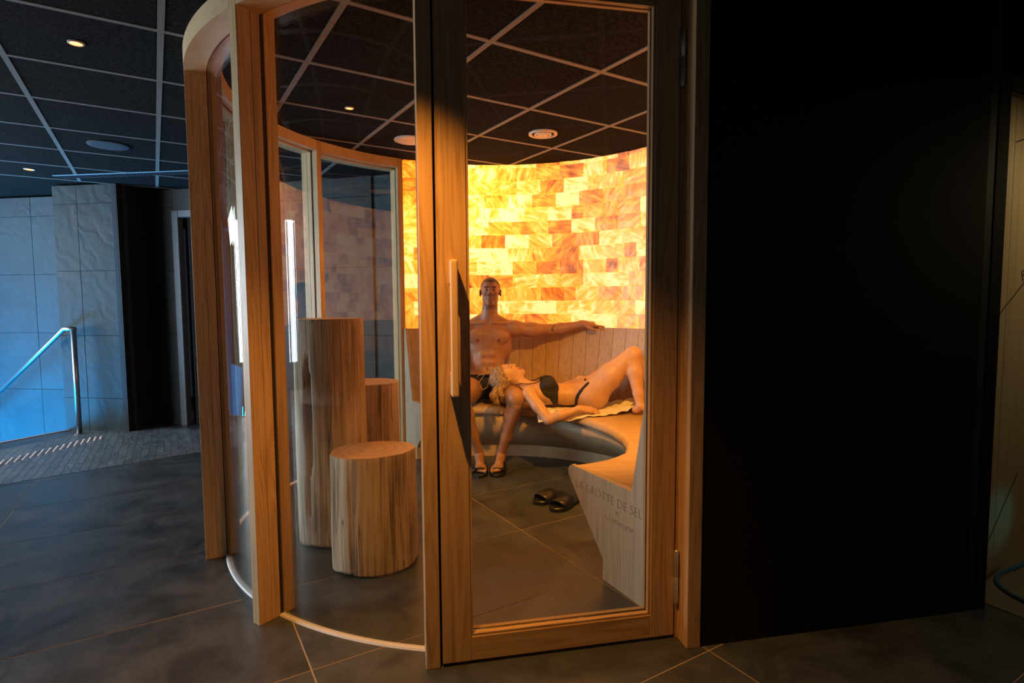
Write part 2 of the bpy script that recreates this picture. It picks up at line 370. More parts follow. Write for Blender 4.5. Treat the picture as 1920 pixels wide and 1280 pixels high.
# narrow strip tiles before the far walls
bA, bB = Vector((-4.0, 4.05, 0)), Vector((-2.55, 4.83, 0)) # boundary of strip
bA = Vector((-3.52, 3.93, 0)); bB = Vector((-2.56, 4.80, 0))
for i in range(52):
    va = -2.10 + .054 * i
    def upt(v_):   # u where the strip boundary crosses this v
        a, b_ = (bA.dot(UF), bA.dot(VF)), (bB.dot(UF), bB.dot(VF)); t = (v_ - a[1]) / (b_[1] - a[1]); return a[0] + (b_[0] - a[0]) * t
    u0_ = upt(va + .027) ; u1_ = 6.9
    poly = [tuple((UF * a + VF * b)[:2]) for a, b in ((u0_, va + .0012), (u0_, va + .0528), (u1_, va + .0528), (u1_, va + .0012))]
    poly = clip(poly, (-4.47, 4.7), (-4.20, 5.46)) if va < .2 else poly
    if len(poly) < 3: continue
    poly = clip(poly, (-3.9, 5.86), (-1.0, 5.14)) if 0 else poly
    poly = [p for p in poly]
    a_, b_ = (-5.2, 6.02), (-1.2, 5.20)
    poly = clip(poly, a_, b_)
    if len(poly) < 3: continue
    cx = sum(p[0] for p in poly) / len(poly); cy = sum(p[1] for p in poly) / len(poly)
    v, f = prism([(p[0] - cx, p[1] - cy) for p in poly], -.001, .002); mk('strip_tile', v, f, M['strip'], floor, loc=(cx, cy, 0))
# pinkish metal edge at the stair head
v, f = prism([(-5.5, 2.95), (-5.48, 2.95), (-4.70, 4.97), (-4.42, 5.62), (-4.44, 5.63), (-4.73, 4.98)], -.02, .006)
mk('edge_trim', v, f, simple('edge_trim', (.55, .36, .33), .5), floor)
# dark band under the cabin doorway (threshold)
# ---- ceiling
UC = Vector((-math.sin(AC), math.cos(AC), 0)); VC = Vector((math.cos(AC), math.sin(AC), 0))
k_ = .9382
vl = [-3.17 - .62 * i for i in range(5, 0, -1)] + [-3.13, -2.50, -1.86, -1.217, -.575, .078, .715, 1.404, 2.09, 2.77, 3.45, 4.1, 4.8, 5.4]
vl = sorted(x * k_ for x in vl)
ul = sorted(x * k_ for x in [-3.7, -3.04, -2.36, -1.68, -1.0, -.32, .36, 1.04, 1.72, 2.40, 3.086, 3.763, 4.43, 5.12, 5.80, 6.48, 7.16])
ceiling = box('ceiling', (-7.5, 8, -4, 9, HC + .022, HC + .10), M['ceil'], kind='structure', label='dark acoustic tile ceiling')
tw = .013; cm = {}
for i in range(len(vl) - 1):
    for j in range(len(ul) - 1):
        c = UC * (ul[j] + ul[j + 1]) / 2 + VC * (vl[i] + vl[i + 1]) / 2
        if c.x < -6.6 or c.x > 3.8 or c.y < -1.5 or c.y > 6.9: continue
        w, h = (vl[i + 1] - vl[i]) / 2 - tw, (ul[j + 1] - ul[j]) / 2 - tw
        key = (round(w, 3), round(h, 3))
        if key not in cm:
            v, f = boxv(-w, w, -h, h, .002, .02); o = mk('ceiling_tile', v, f, M['ceil'], ceiling); bevel(o, .004); cm[key] = o.data
        else:
            o = bpy.data.objects.new('ceiling_tile', cm[key]); COL.objects.link(o); o.parent = ceiling
        o.location = (c.x, c.y, HC); o.rotation_euler = (0, 0, AC)
for a in vl:
    v, f = boxv(-tw, tw, ul[0], ul[-1], 0, .02); o = mk('ceiling_tee', v, f, M['tee'], ceiling); o.location = (*(VC * a)[:2], HC - .001); o.rotation_euler = (0, 0, AC)
for a in ul:
    v, f = boxv(vl[0], vl[-1], -tw, tw, 0, .02); o = mk('ceiling_tee', v, f, M['tee'], ceiling); o.location = (*(UC * a)[:2], HC - .0005); o.rotation_euler = (0, 0, AC)

# ---- tiled walls outside
def tilewall(name, A, B, z0, z1, hj, vj, mt, thick=.12, label=None, ret=None):
    """wall from A to B (seen face on the right-hand side of A->B is -normal); hj heights, vj fractions of joints"""
    A = Vector((*A, 0)); B = Vector((*B, 0)); L = (B - A).length; ang = math.atan2(B.y - A.y, B.x - A.x)
    w = empty(name, (A.x, A.y, 0), ang, kind='structure', label=label) if 0 else None
    v, f = boxv(0, L, .012, thick, z0, z1); w = mk(name, v, f, M['walljoint'], kind='structure', label=label); w.location = (A.x, A.y, 0); w.rotation_euler = (0, 0, ang)
    zs = [z0] + hj + [z1]; xs = [0] + vj + [L]
    for i in range(len(xs) - 1):
        for j in range(len(zs) - 1):
            w2, h2 = (xs[i + 1] - xs[i]) / 2, (zs[j + 1] - zs[j]) / 2
            v, f = boxv(-w2 + .0015, w2 - .0015, 0, .013, -h2 + .0015, h2 - .0015)
            o = mk('wall_tile', v, f, mt, w); bevel(o, .0015); o.location = ((xs[i] + xs[i + 1]) / 2, random.uniform(-.0008, .0008), (zs[j] + zs[j + 1]) / 2)
    return w
random.seed(4)
PIL_A, PIL_B = (-4.47, 5.60), (-3.78, 5.50)
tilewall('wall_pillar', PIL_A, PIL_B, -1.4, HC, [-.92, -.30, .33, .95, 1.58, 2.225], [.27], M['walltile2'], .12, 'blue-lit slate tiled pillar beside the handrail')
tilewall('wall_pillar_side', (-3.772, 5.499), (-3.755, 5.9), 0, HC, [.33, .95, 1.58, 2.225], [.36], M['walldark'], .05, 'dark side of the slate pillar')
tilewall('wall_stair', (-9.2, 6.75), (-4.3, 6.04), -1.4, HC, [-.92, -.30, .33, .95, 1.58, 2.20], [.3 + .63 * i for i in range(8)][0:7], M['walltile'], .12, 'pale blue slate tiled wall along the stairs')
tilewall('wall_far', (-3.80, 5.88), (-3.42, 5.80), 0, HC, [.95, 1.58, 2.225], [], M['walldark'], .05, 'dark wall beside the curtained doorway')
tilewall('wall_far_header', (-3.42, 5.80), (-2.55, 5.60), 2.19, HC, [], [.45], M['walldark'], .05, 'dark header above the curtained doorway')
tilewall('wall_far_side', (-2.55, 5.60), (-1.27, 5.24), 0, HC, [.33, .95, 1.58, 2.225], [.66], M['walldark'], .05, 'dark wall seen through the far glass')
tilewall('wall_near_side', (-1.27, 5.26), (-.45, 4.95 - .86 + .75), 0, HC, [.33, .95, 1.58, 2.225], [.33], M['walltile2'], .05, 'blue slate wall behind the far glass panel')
# curtained doorway
dw = empty('door_2', (-3.42, 5.80, 0), math.atan2(-.2, .87), kind='structure', label='dark curtained doorway in the far wall')
L = math.hypot(.87, .2)
box('door_frame', (0, .075, -.02, .05, 0, 2.19), M['greyframe'], dw, .004); box('door_frame', (L - .075, L, -.02, .05, 0, 2.19), M['greyframe'], dw, .004)
box('door_head', (.075, L - .075, -.02, .05, 2.12, 2.19), M['greyframe'], dw, .004)
V = []; F = []; n = 90
for i in range(n + 1):
    x = .075 + (L - .15) * i / n; y = .07 + .022 * math.sin(i * .62) + .008 * math.sin(i * 1.7)
    V += [(x, y, .01), (x, y, 2.12), (x, y + .01, .01), (x, y + .01, 2.12)]
for i in range(n): a = 4 * i; F += [(a, a + 4, a + 5, a + 1), (a + 2, a + 3, a + 7, a + 6)]
mk('curtain', V, F, M['curtain'], dw, smooth=True)
# stairs down
st = empty('staircase', (-4.6, 5.3, 0), R(160), label='slate stairs going down beside the blue-lit wall', cat='stairs')
for i in range(6):
    box('step', (.02 + .28 * i, .30 + .28 * i, -.45, 1.0, -.17 * (i + 1) - .04, -.17 * (i + 1)), M['tile'], st, .003)
# rear and side rooms that the glass mirrors
wr = box('wall_rear', (-7.4, 8, -4.1, -4.0, 0, HC), M['whitewall'], kind='structure', label='plain wall behind the photographer')
wl = box('wall_left', (-7.4, -7.3, -4, 8, -1.4, .30), M['whitewall'], kind='structure', label='low wall below the daylight windows')
box('wall_left_top', (-7.4, -7.3, -4, 8, 2.38, HC + .02), M['whitewall'], kind='structure', label='header above the daylight windows')
w6 = empty('window_6', (-7.34, 1.2, 1.35), 0, kind='structure', label='row of tall daylight windows')
for i in range(17): y = 1.7 + (i - 8) * .30; box('mullion', (.34, .40, y - .03, y + .03, -1.05, 1.03), M['greyframe'], w6)

# ---- black cladding wall right of the door
EX, EY = math.cos(R(11.1)), math.sin(R(11.1)); DN = Vector((EY, -EX, 0))
bw = empty('wall_right', (.672, 1.969, 0), math.atan2(.238, 1.231), kind='structure', label='matt black wall right of the cabin door')
LB = math.hypot(1.231, .238)
box('wall_panel', (0.001, LB * .925, 0, .10, 0, HC), M['black'], bw, .002); box('wall_band', (LB * .926, LB * .955, .002, .10, 0, HC), M['blackband'], bw)
box('wall_panel', (LB * .956, LB, 0, .10, 0, HC), M['black'], bw, .002); box('lintel', (LB, LB + 2.2, 0, .10, 2.085, HC), M['black'], bw)
box('soffit', (LB, LB + 2.2, .10, .62, 2.13, 2.20), simple('soffit_wood', (.16, .10, .06), .6), bw)
# shower recess wall with engraved drawing
q0 = Vector((1.55, 2.15, 0)); ang = R(29.5)
sw = empty('wall_shower', q0, ang, kind='structure', label='engraved wooden wall of the shower recess')
woodsh = wood('shower_wood', 'z', (.42, .31, .17), (.32, .22, .12), .4, 1.2, .4)
e2 = Vector((math.cos(ang), math.sin(ang), 0))
def sx(px):   # distance along the recess wall of the ray through image column px
    d = Vector(((px - 960) / 1062, 1, 0)); # solve q0 + s e2 = t d
    det = e2.x * -d.y + d.x * e2.y; return ((-q0.x) * -d.y + d.x * (-q0.y)) / det
sj = sx(1886)
for a, b_ in ((.25, sj - .35), (sj - .35, sj), (sj, sj + .35), (sj + .35, sj + .7), (sj + .7, sj + 1.3)): 
    box('wall_plank', (a + .001, b_ - .0015, 0, .03, 0, 2.19), woodsh, sw, .001)
box('top_trim', (.25, sj + 1.3, -.012, 0, 2.12, 2.19), M['woodx'], sw)
def eng(p0, p1, w=.003):
    (a, za), (c, zc) = p0, p1; d = Vector((c - a, 0, zc - za)).normalized(); nn = Vector((-d.z, 0, d.x)) * w
    P = [Vector((a, -.0012, za)), Vector((c, -.0012, zc))]
    V = [P[0] - nn, P[1] - nn, P[1] + nn, P[0] + nn]; V = [tuple(x) for x in V] + [(x[0], .001, x[2]) for x in V]
    return V, [(0, 1, 2, 3), (0, 4, 5, 1), (1, 5, 6, 2), (2, 6, 7, 3), (3, 7, 4, 0)]
def sz(px, py):
    s = sx(px); P = q0 + e2 * s; dpt = P.y; return s, CAM_Z - (py - 560) * dpt / 1062
for a, b_ in (((1873, 590), (1924, 521)), ((1866, 1051), (1924, 893)), ((1888, 274), (1924, 261))):
    v, f = eng(sz(*a), sz(*b_)); mk('engraved_line', v, f, M['engrave'], sw)
def text(body, size, material, parent, loc, rot, name='lettering', off=0.0, ext=.0006, align='LEFT'):
    c = bpy.data.curves.new(name, 'FONT'); c.body = body; c.size = size; c.extrude = ext; c.offset = off; c.resolution_u = 2; c.align_x = align
    t = bpy.data.objects.new('tmp', c); COL.objects.link(t); bpy.context.view_layer.update()
    me = bpy.data.meshes.new_from_object(t.evaluated_get(bpy.context.evaluated_depsgraph_get())); bpy.data.objects.remove(t)
    me.materials.clear(); me.materials.append(material); o = bpy.data.objects.new(name, me); COL.objects.link(o); o.parent = parent; o.location = loc; o.rotation_euler = rot; return o
s_, z_ = sz(1913, 530)
text('PO', .075, M['engrave'], sw, (s_, -.001, z_), (R(90), R(-25), 0), off=-.0012)
mk('floor_tray', *prism([tuple(p) for p in ((1.905, 2.29), (1.94, 2.235), (2.10, 1.93), (3.6, 2.8), (3.3, 3.3))], 0, .004), slate('sand_tray', (.13, .105, .07), (.20, .165, .11), .4, 3.0, .001, .4), kind='structure', label='sand coloured shower floor')

# ============================================================ CABIN
# ---- back-lit salt wall
wb = mk('wall_back', *sweep([(1.505, 1.03), (1.505, HC), (1.56, HC), (1.56, 1.03)], lin(122.2, -62.5, 60)), M['joint'], kind='structure', label='back-lit wall of orange salt bricks'); fixn(wb)
oc = mk('wall_back_shell', *sweep([(1.56, 0), (1.56, HC), (1.59, HC), (1.59, 0)], lin(122.4, -61.8, 60)), M['walldark'], kind='structure', label='dark outer shell behind the salt wall'); fixn(oc)
random.seed(11)
rh = .1118; rows = 13; bmsh = {}
A0, A1 = 122.0, -62.0; bwid = 8.0
def brick(deg0, deg1, z, h):
    w = R(abs(deg0 - deg1)) * 1.46 / 2 - .0012; var = random.randrange(3); key = (round(w, 3), round(h, 3), var)
    if key not in bmsh:
        rr_ = random.Random(var * 7 + int(w * 1000)); j = lambda a: rr_.uniform(-a, a); hh = h / 2 - .0012; n = 4
        V = []; F = []
        for i in range(n + 1):
            for k in range(3):
                x = -w + 2 * w * i / n; zz = -hh + hh * k
                edge = i in (0, n) or k in (0, 2)
                V.append((x + (j(.0015) if edge else 0), (-.008 if not edge else -.004) + j(.0035), zz + (j(.0015) if edge else 0)))
        nb = len(V)
        for i in range(n):
            for k in range(2): a = i * 3 + k; F.append((a, a + 3, a + 4, a + 1))
        V += [(-w, .06, -hh), (w, .06, -hh), (w, .06, hh), (-w, .06, hh)]
        F += [tuple([i * 3 for i in range(n, -1, -1)] + [nb, nb + 1]), tuple([i * 3 + 2 for i in range(n + 1)] + [nb + 2, nb + 3]), (0, 1, 2, nb + 3, nb), (n * 3 + 2, n * 3 + 1, n * 3, nb + 1, nb + 2)]
        o = mk('salt_brick', V, F, M['salt'], wb); fixn(o); bmsh[key] = o.data
    else:
        o = bpy.data.objects.new('salt_brick', bmsh[key]); COL.objects.link(o); o.parent = wb
    d = (deg0 + deg1) / 2; pr = random.uniform(-.006, .005)
    o.location = pol(1.442 + pr, d, z); o.rotation_euler = (0, random.choice((0, 0, 1)) * 0, R(d - 90))
nb_ = 0
for r_ in range(rows):
    hh_ = rh if r_ < rows - 1 else HC - 1.035 - rh * (rows - 1); z = 1.035 + rh * r_ + hh_ / 2; d = A0
    first = [8.0, 4.0, 5.5, 2.6][(r_ * 3) % 4]
    while d > A1 + .3:
        w = first if d == A0 else (8.1 if random.random() < .85 else 4.05)
        e = max(A1, d - w)
        if e - A1 < 1.5: e = A1
        brick(d, e, z, hh_); d = e; nb_ += 1

# ---- curved bench
knots = [(127, .95), (122, .94), (115, .88), (100, .84), (87, .775), (65, .73), (42, .71), (20, .69), (-3, .73), (-14, .77), (-25, .81), (-36, .845), (-47, .845), (-55, .83), (-62.2, .81)]
def rn(d):
    for (a, ra), (b_, rb) in zip(knots, knots[1:]):
        if b_ <= d <= a:
            t = (a - d) / (a - b_); t = t * t * (3 - 2 * t) * .5 + t * .5; return ra + (rb - ra) * t
    return knots[0][1] if d > 100 else knots[-1][1]
def kr(d): return max(rn(d) + .28, 1.10)
SZ = .458
bench = empty('curved_bench', (0, 0, 0), label='curved ash wood bench with plank backrest around the salt wall', cat='bench')
A_, B_ = 122.0, -61.2
degs = lin(A_, B_, 110)
def secseat(d):
    r = rn(d); p = [(r + .035 + .04 * math.cos(R(a)), SZ - .04 + .04 * math.sin(R(a))) for a in (200, 170, 140, 115, 90)]
    return p + [(1.31, SZ - .003), (1.31, SZ - .05), (r + .08, SZ - .085)]
o = mk('seat', *sweep(secseat, degs), M['woodbench'], bench, smooth=False); fixn(o)
for p in o.data.polygons: p.use_smooth = len(p.vertices) == 4
o = mk('front_panel', *sweep(lambda d: [(rn(d) + .012, SZ - .062), (rn(d) + .07, SZ - .08), (kr(d) + .05, .10), (kr(d), .093)], degs), wood('bench_front_ply', 'z', (.46, .34, .20), (.30, .20, .11), .5, .5, .4), bench, smooth=True); fixn(o)
o = mk('toe_kick', *sweep(lambda d: [(kr(d) + .004, 0), (kr(d) + .004, .095), (kr(d) + .04, .095), (kr(d) + .04, 0)], degs), M['woodbench'], bench); fixn(o)
npl = 38; ang_ = lin(A_ - .2, B_ + .2, npl + 1)
for i in range(npl):
    a, b_ = ang_[i] - .05, ang_[i + 1] + .05; dm = (a + b_) / 2; V = []
    for d in (a, b_):
        for r, z in ((1.300, SZ - .02), (1.408, 1.036), (1.438, 1.036), (1.335, SZ - .02)):
            x, y = pol(r, d); cx, cy = pol(1.37, dm); V.append((x - cx, y - cy, z))
    o = mk('backrest_plank', V, [(0, 1, 2, 3), (7, 6, 5, 4), (0, 4, 5, 1), (1, 5, 6, 2), (2, 6, 7, 3), (3, 7, 4, 0)], M['woodback'], bench, loc=(*pol(1.37, dm), 0)); fixn(o); bevel(o, .001)
def endpanel(d0, d1):
    r = rn(d0); k = kr(d0) - .01
    s = [(1.44, 0), (k, 0), (k, .093), (r + .012, SZ - .065), (r, SZ - .05), (r - .004, SZ - .03), (r + .004, SZ - .01), (r + .025, SZ + .004), (1.285, SZ + .004), (1.40, 1.04), (1.44, 1.04)]
    o = mk('end_panel', *sweep(s, [d0, d1]), M['woodply'], bench); fixn(o); return s
endpanel(123.3, 122.0); endpanel(-62.6, -61.2)
# lettering engraved on the near end panel
d0 = -62.62; xa = Vector((math.cos(R(d0)), math.sin(R(d0)), 0)); nrm = Vector((math.sin(R(d0)), -math.cos(R(d0)), 0))
def paneltext(body, size, r, z, tilt=0.0):
    o = text(body, size, M['text'], bench, (0, 0, 0), (0, 0, 0), off=-.0014, ext=.0004)
    mm = Matrix.Identity(4); zv = Vector((0, 0, 1)); xx = xa * math.cos(tilt) + zv * math.sin(tilt); yy = -xa * math.sin(tilt) + zv * math.cos(tilt)
    P = Vector((OX, OY, 0)) + xa * r + zv * z + nrm * .0006
    for i in range(3): mm[i][0] = xx[i]; mm[i][1] = yy[i]; mm[i][2] = nrm[i]; mm[i][3] = P[i]
    o.matrix_world = mm
paneltext('LA GROTTE DE SEL', .0565, .872, .365); paneltext('BY', .030, 1.18, .325); paneltext('ISO BENESSERE', .030, 1.10, .285)

# ---- glazed modules: posts every 28.1 degrees
nodes = [-96.3, -124.7, -152.8, 179.2, 151.8, 123.4]
full = [-96.3, -124.7, -152.8, -180.8, -208.2, -236.6]
pw = .82
RO, RG, RI = 1.592, 1.492, 1.437
wlab = ['curved glass panel between the door jamb and the double post', 'narrow seen curved glass panel at the left edge of the cabin', 'curved glass panel on the outer left of the cabin', 'curved glass panel at the far left behind the tall stump', 'curved glass panel behind the stumps beside the salt wall']
def post(parent, d):
    a, b_ = d + pw, d - pw
    for r0_, r1_ in ((RO, 1.5375), (1.5365, 1.500), (1.484, RI)):
        V = [(*pol(r, q), z) for z in (0, HC) for r, q in ((r0_, a), (r0_, b_), (r1_, b_), (r1_, a))]
        o = mk('post', V, [(0, 1, 2, 3), (7, 6, 5, 4), (0, 4, 5, 1), (1, 5, 6, 2), (2, 6, 7, 3), (3, 7, 4, 0)], M['wood'], parent); fixn(o); bevel(o, .0015)
    V = [(*pol(r, q), z) for z in (0, HC) for r, q in ((1.501, d + pw * .7), (1.501, d - pw * .7), (1.483, d - pw * .7), (1.483, d + pw * .7))]
    fixn(mk('post_core', V, [(0, 1, 2, 3), (7, 6, 5, 4), (0, 4, 5, 1), (1, 5, 6, 2), (2, 6, 7, 3), (3, 7, 4, 0)], M['vent_dark'], parent))
for i in range(5):
    w = empty('window_%d' % (i + 1), (*pol(RG, (full[i] + full[i + 1]) / 2), 0), 0, kind='structure', label=wlab[i])
    inv = Matrix.Translation(-Vector(w.location))
    a, b_ = full[i] - pw, full[i + 1] + pw; dd = lin(a, b_, 22); kids = []
    o = mk('head_rail', *sweep([(RO, 2.325), (RO, HC), (1.50, HC), (1.50, 2.325)], dd), M['woodhead'], w, smooth=False); kids.append(o)
    o = mk('head_rail', *sweep([(1.484, 2.335), (1.484, HC), (RI, HC), (RI, 2.335)], dd), M['woodhead'], w); kids.append(o)
    gd = lin(a, b_, 50); V = []; Fg = []
    for r in (RG + .005, RG - .005):
        for q in gd: V += [pol(r, q, .004), pol(r, q, HC)]
    for q in range(49): Fg += [(2 * q, 2 * q + 1, 2 * q + 3, 2 * q + 2), (100 + 2 * q, 100 + 2 * q + 2, 100 + 2 * q + 3, 100 + 2 * q + 1)]
    n0 = len(V); ring = [(r, q) for r in (RG + .005,) for q in gd]
    for q in gd: V += [pol(RG + .005, q, .004), pol(RG - .005, q, .004)]
    for q in range(49): Fg.append((n0 + 2 * q, n0 + 2 * q + 1, n0 + 2 * q + 3, n0 + 2 * q + 2))
    o = mk('glass_pane', V, Fg, M['glass'], w, smooth=True); gp = o
    o = mk('sealant_bead', *sweep([(RG + .013, 0), (RG + .009, .008), (RG - .009, .008), (RG - .013, 0)], dd), M['sealant'], w); kids.append(o)
    post(w, full[i + 1]); 
    for o in w.children: o.matrix_parent_inverse = inv
    for o in kids:
        if o is not gp: fixn(o)

# ---- door
door = empty('door_1', (-.249, 1.859, 0), R(11.1), kind='structure', label='glazed ash wood cabin door with long wooden handle')
def db(name, a, mt, bev=.002, parent=door): return box(name, a, mt, parent, bev)
DT = .055
db('stile', (.005, .104, 0, DT, .012, 2.352), M['wood']); db('stile', (.764, .857, 0, DT, .012, 2.352), M['wood'])
db('rail', (.1042, .7638, .0004, DT, .012, .098), M['woodx']); db('rail', (.1042, .7638, .0004, DT, 2.262, 2.352), M['woodx'])
for x0, x1, z0, z1, mt in ((.1042, .112, .098, 2.262, 'wood'), (.756, .7638, .098, 2.262, 'wood'), (.112, .756, .0982, .107, 'woodx'), (.112, .756, 2.2535, 2.2618, 'woodx')):
    db('glazing_bead', (x0, x1, .004, .022, z0, z1), M[mt], .001); db('glazing_bead', (x0, x1, .035, .052, z0, z1), M[mt], .001)
for a in ((.1042, .110, .0225, .0345, .098, 2.262), (.758, .7638, .0225, .0345, .098, 2.262), (.11, .758, .0225, .0345, .098, .104)): db('gasket', a, M['rubber'], 0)
db('glass_pane', (.1105, .7575, .025, .032, .1045, 2.256), M['glass'], 0)
# jambs
jl = box('jamb', (-.052, -.003, 0, .16, 0, HC), M['wood'], door, .002)
box('jamb_stop', (-.003, .03, .058, .075, 0, HC), M['rubber'], door)
box('jamb', (.872, .925, -.073, .12, 0, HC), M['wood'], door, .002)
box('jamb_stop', (.845, .872, .058, .12, 0, HC), M['wood'], door)
box('jamb_rebate', (.861, .872, .004, .057, 0, HC), M['wood'], door)
box('door_head', (-.003, .861, 0, .12, 2.36, HC), M['woodx'], door, .002)
# hinges
for z0, z1 in ((.14, .34), (1.99, 2.186)):
    h = mk('hinge', *lathe([(.0075, z0), (.0085, z0 + .004), (.0085, (z0 + z1) / 2 - .001), (.007, (z0 + z1) / 2), (.0085, (z0 + z1) / 2 + .001), (.0085, z1 - .004), (.005, z1)], 14, .8605, -.009), M['hinge'], door, smooth=True)
    box('hinge_leaf', (.8612, .8655, -.008, .012, z0 + .004, z1 - .004), M['hinge'], h)
# handle
hd = box('door_handle', (.042, .067, -.075, -.047, .945, 1.385), M['handlewood'], door); bevel(hd, .008, 3)
for z0, z1 in ((.945, 1.02), (1.31, 1.385)): q = box('handle_block', (.0425, .0665, -.05, .0, z0, z1), M['handlewood'], hd); bevel(q, .003, 1)

# ============================================================ CEILING FITTINGS
def disc(name, x, y, prof, mt, **k):
    V, F = lathe(prof, 32); return mk(name, V, F, mt, smooth=False, loc=(x, y, HC), **k)
def downlight(x, y, r, label, lit='lamp'):
    e = empty('downlight', (x, y, HC), 0, label=label, cat='ceiling light', group='recessed ceiling downlights')
    mk('rim', *lathe([(r, 0), (r, -.004), (r * .78, -.006), (r * .75, -.001)], 24), M['ventpaint'], e); mk('lens', *lathe([(r * .74, -.003), (r * .01, -.003)], 24), M[lit], e); return e
downlight(-1.916, 2.587, .032, 'small round amber ceiling downlight nearest the cabin, outside the glass')
downlight(-4.094, 4.909, .04, 'small round amber ceiling downlight over the handrail')
downlight(-.955, 3.447, .027, 'tiny round ceiling downlight inside the cabin', 'lampdim')
downlight(-.42, 1.32, .03, 'ceiling downlight in front of the cabin door')
downlight(.30, 2.20, .03, 'added unseen fill lamp just inside the cabin door')  # unseen fitting added to go with the fill spot
disc('ceiling_speaker', -2.919, 4.199, [(.128, 0), (.128, -.006), (.10, -.010), (.001, -.011)], M['speaker'], label='round dark ceiling speaker between the two outer downlights', cat='speaker')
disc('ceiling_speaker', -.71, 4.118, [(.118, 0), (.118, -.006), (.10, -.010), (.001, -.011)], M['ventpaint'], label='round flush ceiling speaker inside the cabin over the stumps', cat='speaker')
cv = empty('ceiling_vent', (.223, 3.986, HC), 0, label='round ringed ceiling vent above the seated man', cat='vent')
for r0_, r1_, z0, z1, mt in ((.100, .078, 0, -.010, 'ventpaint'), (.077, .062, -.001, -.003, 'vent_dark'), (.061, .040, -.002, -.014, 'ventpaint'), (.039, .002, -.006, -.016, 'ventpaint')):
    mk('vent_ring' if mt == 'ventpaint' else 'vent_gap', *lathe([(r0_, z0), (r0_ - .002, z1), (r1_ + .004, z1), (r1_, z0)], 36), M[mt], cv)
sd = empty('slot_diffuser', (-3.33, 5.10, HC), math.atan2(-.12, 1.0), label='long slotted air diffuser in the ceiling before the pillar', cat='vent')
box('diffuser_frame', (-.75, 1.2, -.06, .06, -.008, -.001), simple('diffuser_blue', (.16, .24, .30), .4), sd, .002)
V = []; F = []
for i in range(60):
    v, f = boxv(-.74 + i * .032, -.722 + i * .032, -.045, .045, -.011, -.008); F += [tuple(k + len(V) for k in ff) for ff in f]; V += v
mk('slots', V, F, M['vent_dark'], sd, kind='stuff')

# ============================================================ HANDRAIL, STUDS
P0 = Vector((-4.20, 5.42, 0)); pz = 1.02
hr = empty('handrail', P0, 0, label='brushed steel handrail at the head of the stairs', cat='handrail')
loc = lambda p: tuple(Vector(p) - P0)
tube('rail_post', [loc(P0), loc(P0 + Vector((0, 0, pz)))], .0235, M['steel'], hr, 16)
T = P0 + Vector((0, 0, pz)); T2 = T + Vector((-.12, .045, .0))
tube('rail', [loc(T + Vector((.018, -.006, 0))), loc(T2), loc(T2 + Vector((-.30, .11, -.20))), loc(T2 + Vector((-1.5, .55, -1.0)))], .0215, M['steel'], hr, 16)
mk('base_plate', *lathe([(.045, 0), (.045, .006), (.03, .01), (.024, .012)], 20), M['steel'], hr)
tsr = empty('tactile_strip', (-4.0, 4.9, 0), 0, label='rows of steel warning studs on the floor before the stairs', cat='floor studs')
sv, sf = lathe([(.0135, 0), (.0125, .004), (.008, .006)], 12); smesh = None
ga, gb = Vector((-4.02, 4.36, 0)), Vector((-3.86, 5.24, 0))
for i in range(15):
    c = ga + (gb - ga) * (i / 14.0); kk = 5 if i < 12 else 17 - i
    for j in range(max(kk, 2)):
        p = c + UF * (.048 * j - .02) - Vector((-4.0, 4.9, 0)) + VF * 0
        if smesh is None: o = mk('stud', sv, sf, simple('stud_metal', (.72, .58, .55), .35, .6), tsr, smooth=False); smesh = o.data
        else: o = bpy.data.objects.new('stud', smesh); COL.objects.link(o); o.parent = tsr
        o.location = (p.x, p.y, .002)

# ============================================================ STUMPS
def stump(name, cx, cy, rx, ry, h, seed, label, crack=None, flare=.04, rot=0.0, tilt=0.0):
    rnd = np.random.RandomState(seed); na, nz = 96, 40
    ph = rnd.uniform(0, 6.28, 8); am = rnd.uniform(.3, 1, 8)
    V = []; F = []
    def rad(a, t):
        s = 1 + .028 * am[0] * math.sin(2 * a + ph[0] + t * .6) + .020 * am[1] * math.sin(3 * a + ph[1] - t) + .012 * am[2] * math.sin(5 * a + ph[2] + t * 1.5) + .006 * math.sin(9 * a + ph[3] + 2 * t) + .004 * math.sin(17 * a + ph[4])
        s += flare * (1 - t) ** 3 + .012 * math.sin(t * 5 + ph[5])
        if crack:
            for ca, t0, t1, dep, wd in crack:
                if t0 < t < t1:
                    e = math.sin(math.pi * (t - t0) / (t1 - t0)) ** .6
                    da = (a - ca + math.pi) % (2 * math.pi) - math.pi
                    s -= dep * e * math.exp(-(da / (wd * e + .004)) ** 4)
        return s
    for j in range(nz + 1):
        t = j / nz
        for i in range(na):
            a = 2 * math.pi * i / na; s = rad(a, t)
            if j == nz: s *= .985
            x = rx * s * math.cos(a); y = ry * s * math.sin(a)
            z = h * t + (rnd.uniform(0, .0) if 0 else 0) + tilt * x * t + (.008 * math.sin(3 * a + ph[6]) if j == 0 else 0) + (.008 if j == 0 else 0)
            V.append((x * math.cos(rot) - y * math.sin(rot), x * math.sin(rot) + y * math.cos(rot), z))
    for j in range(nz):
        for i in range(na): F.append((j * na + i, j * na + (i + 1) % na, (j + 1) * na + (i + 1) % na, (j + 1) * na + i))
    F.append(tuple(range(na))[::-1])
    e = empty(name, (cx, cy, 0), 0, label=label, cat='stump')
    o = mk('trunk', V, F, M['log'], e, smooth=True)
    top = [Vector(V[nz * na + i]) for i in range(na)]; TV = [t + Vector((0, 0, .0005)) for t in top] + [Vector((0, 0, h + .001))]
    mk('cut_top', TV, [(i, (i + 1) % na, na) for i in range(na)], M['logtop'], e)
    return e
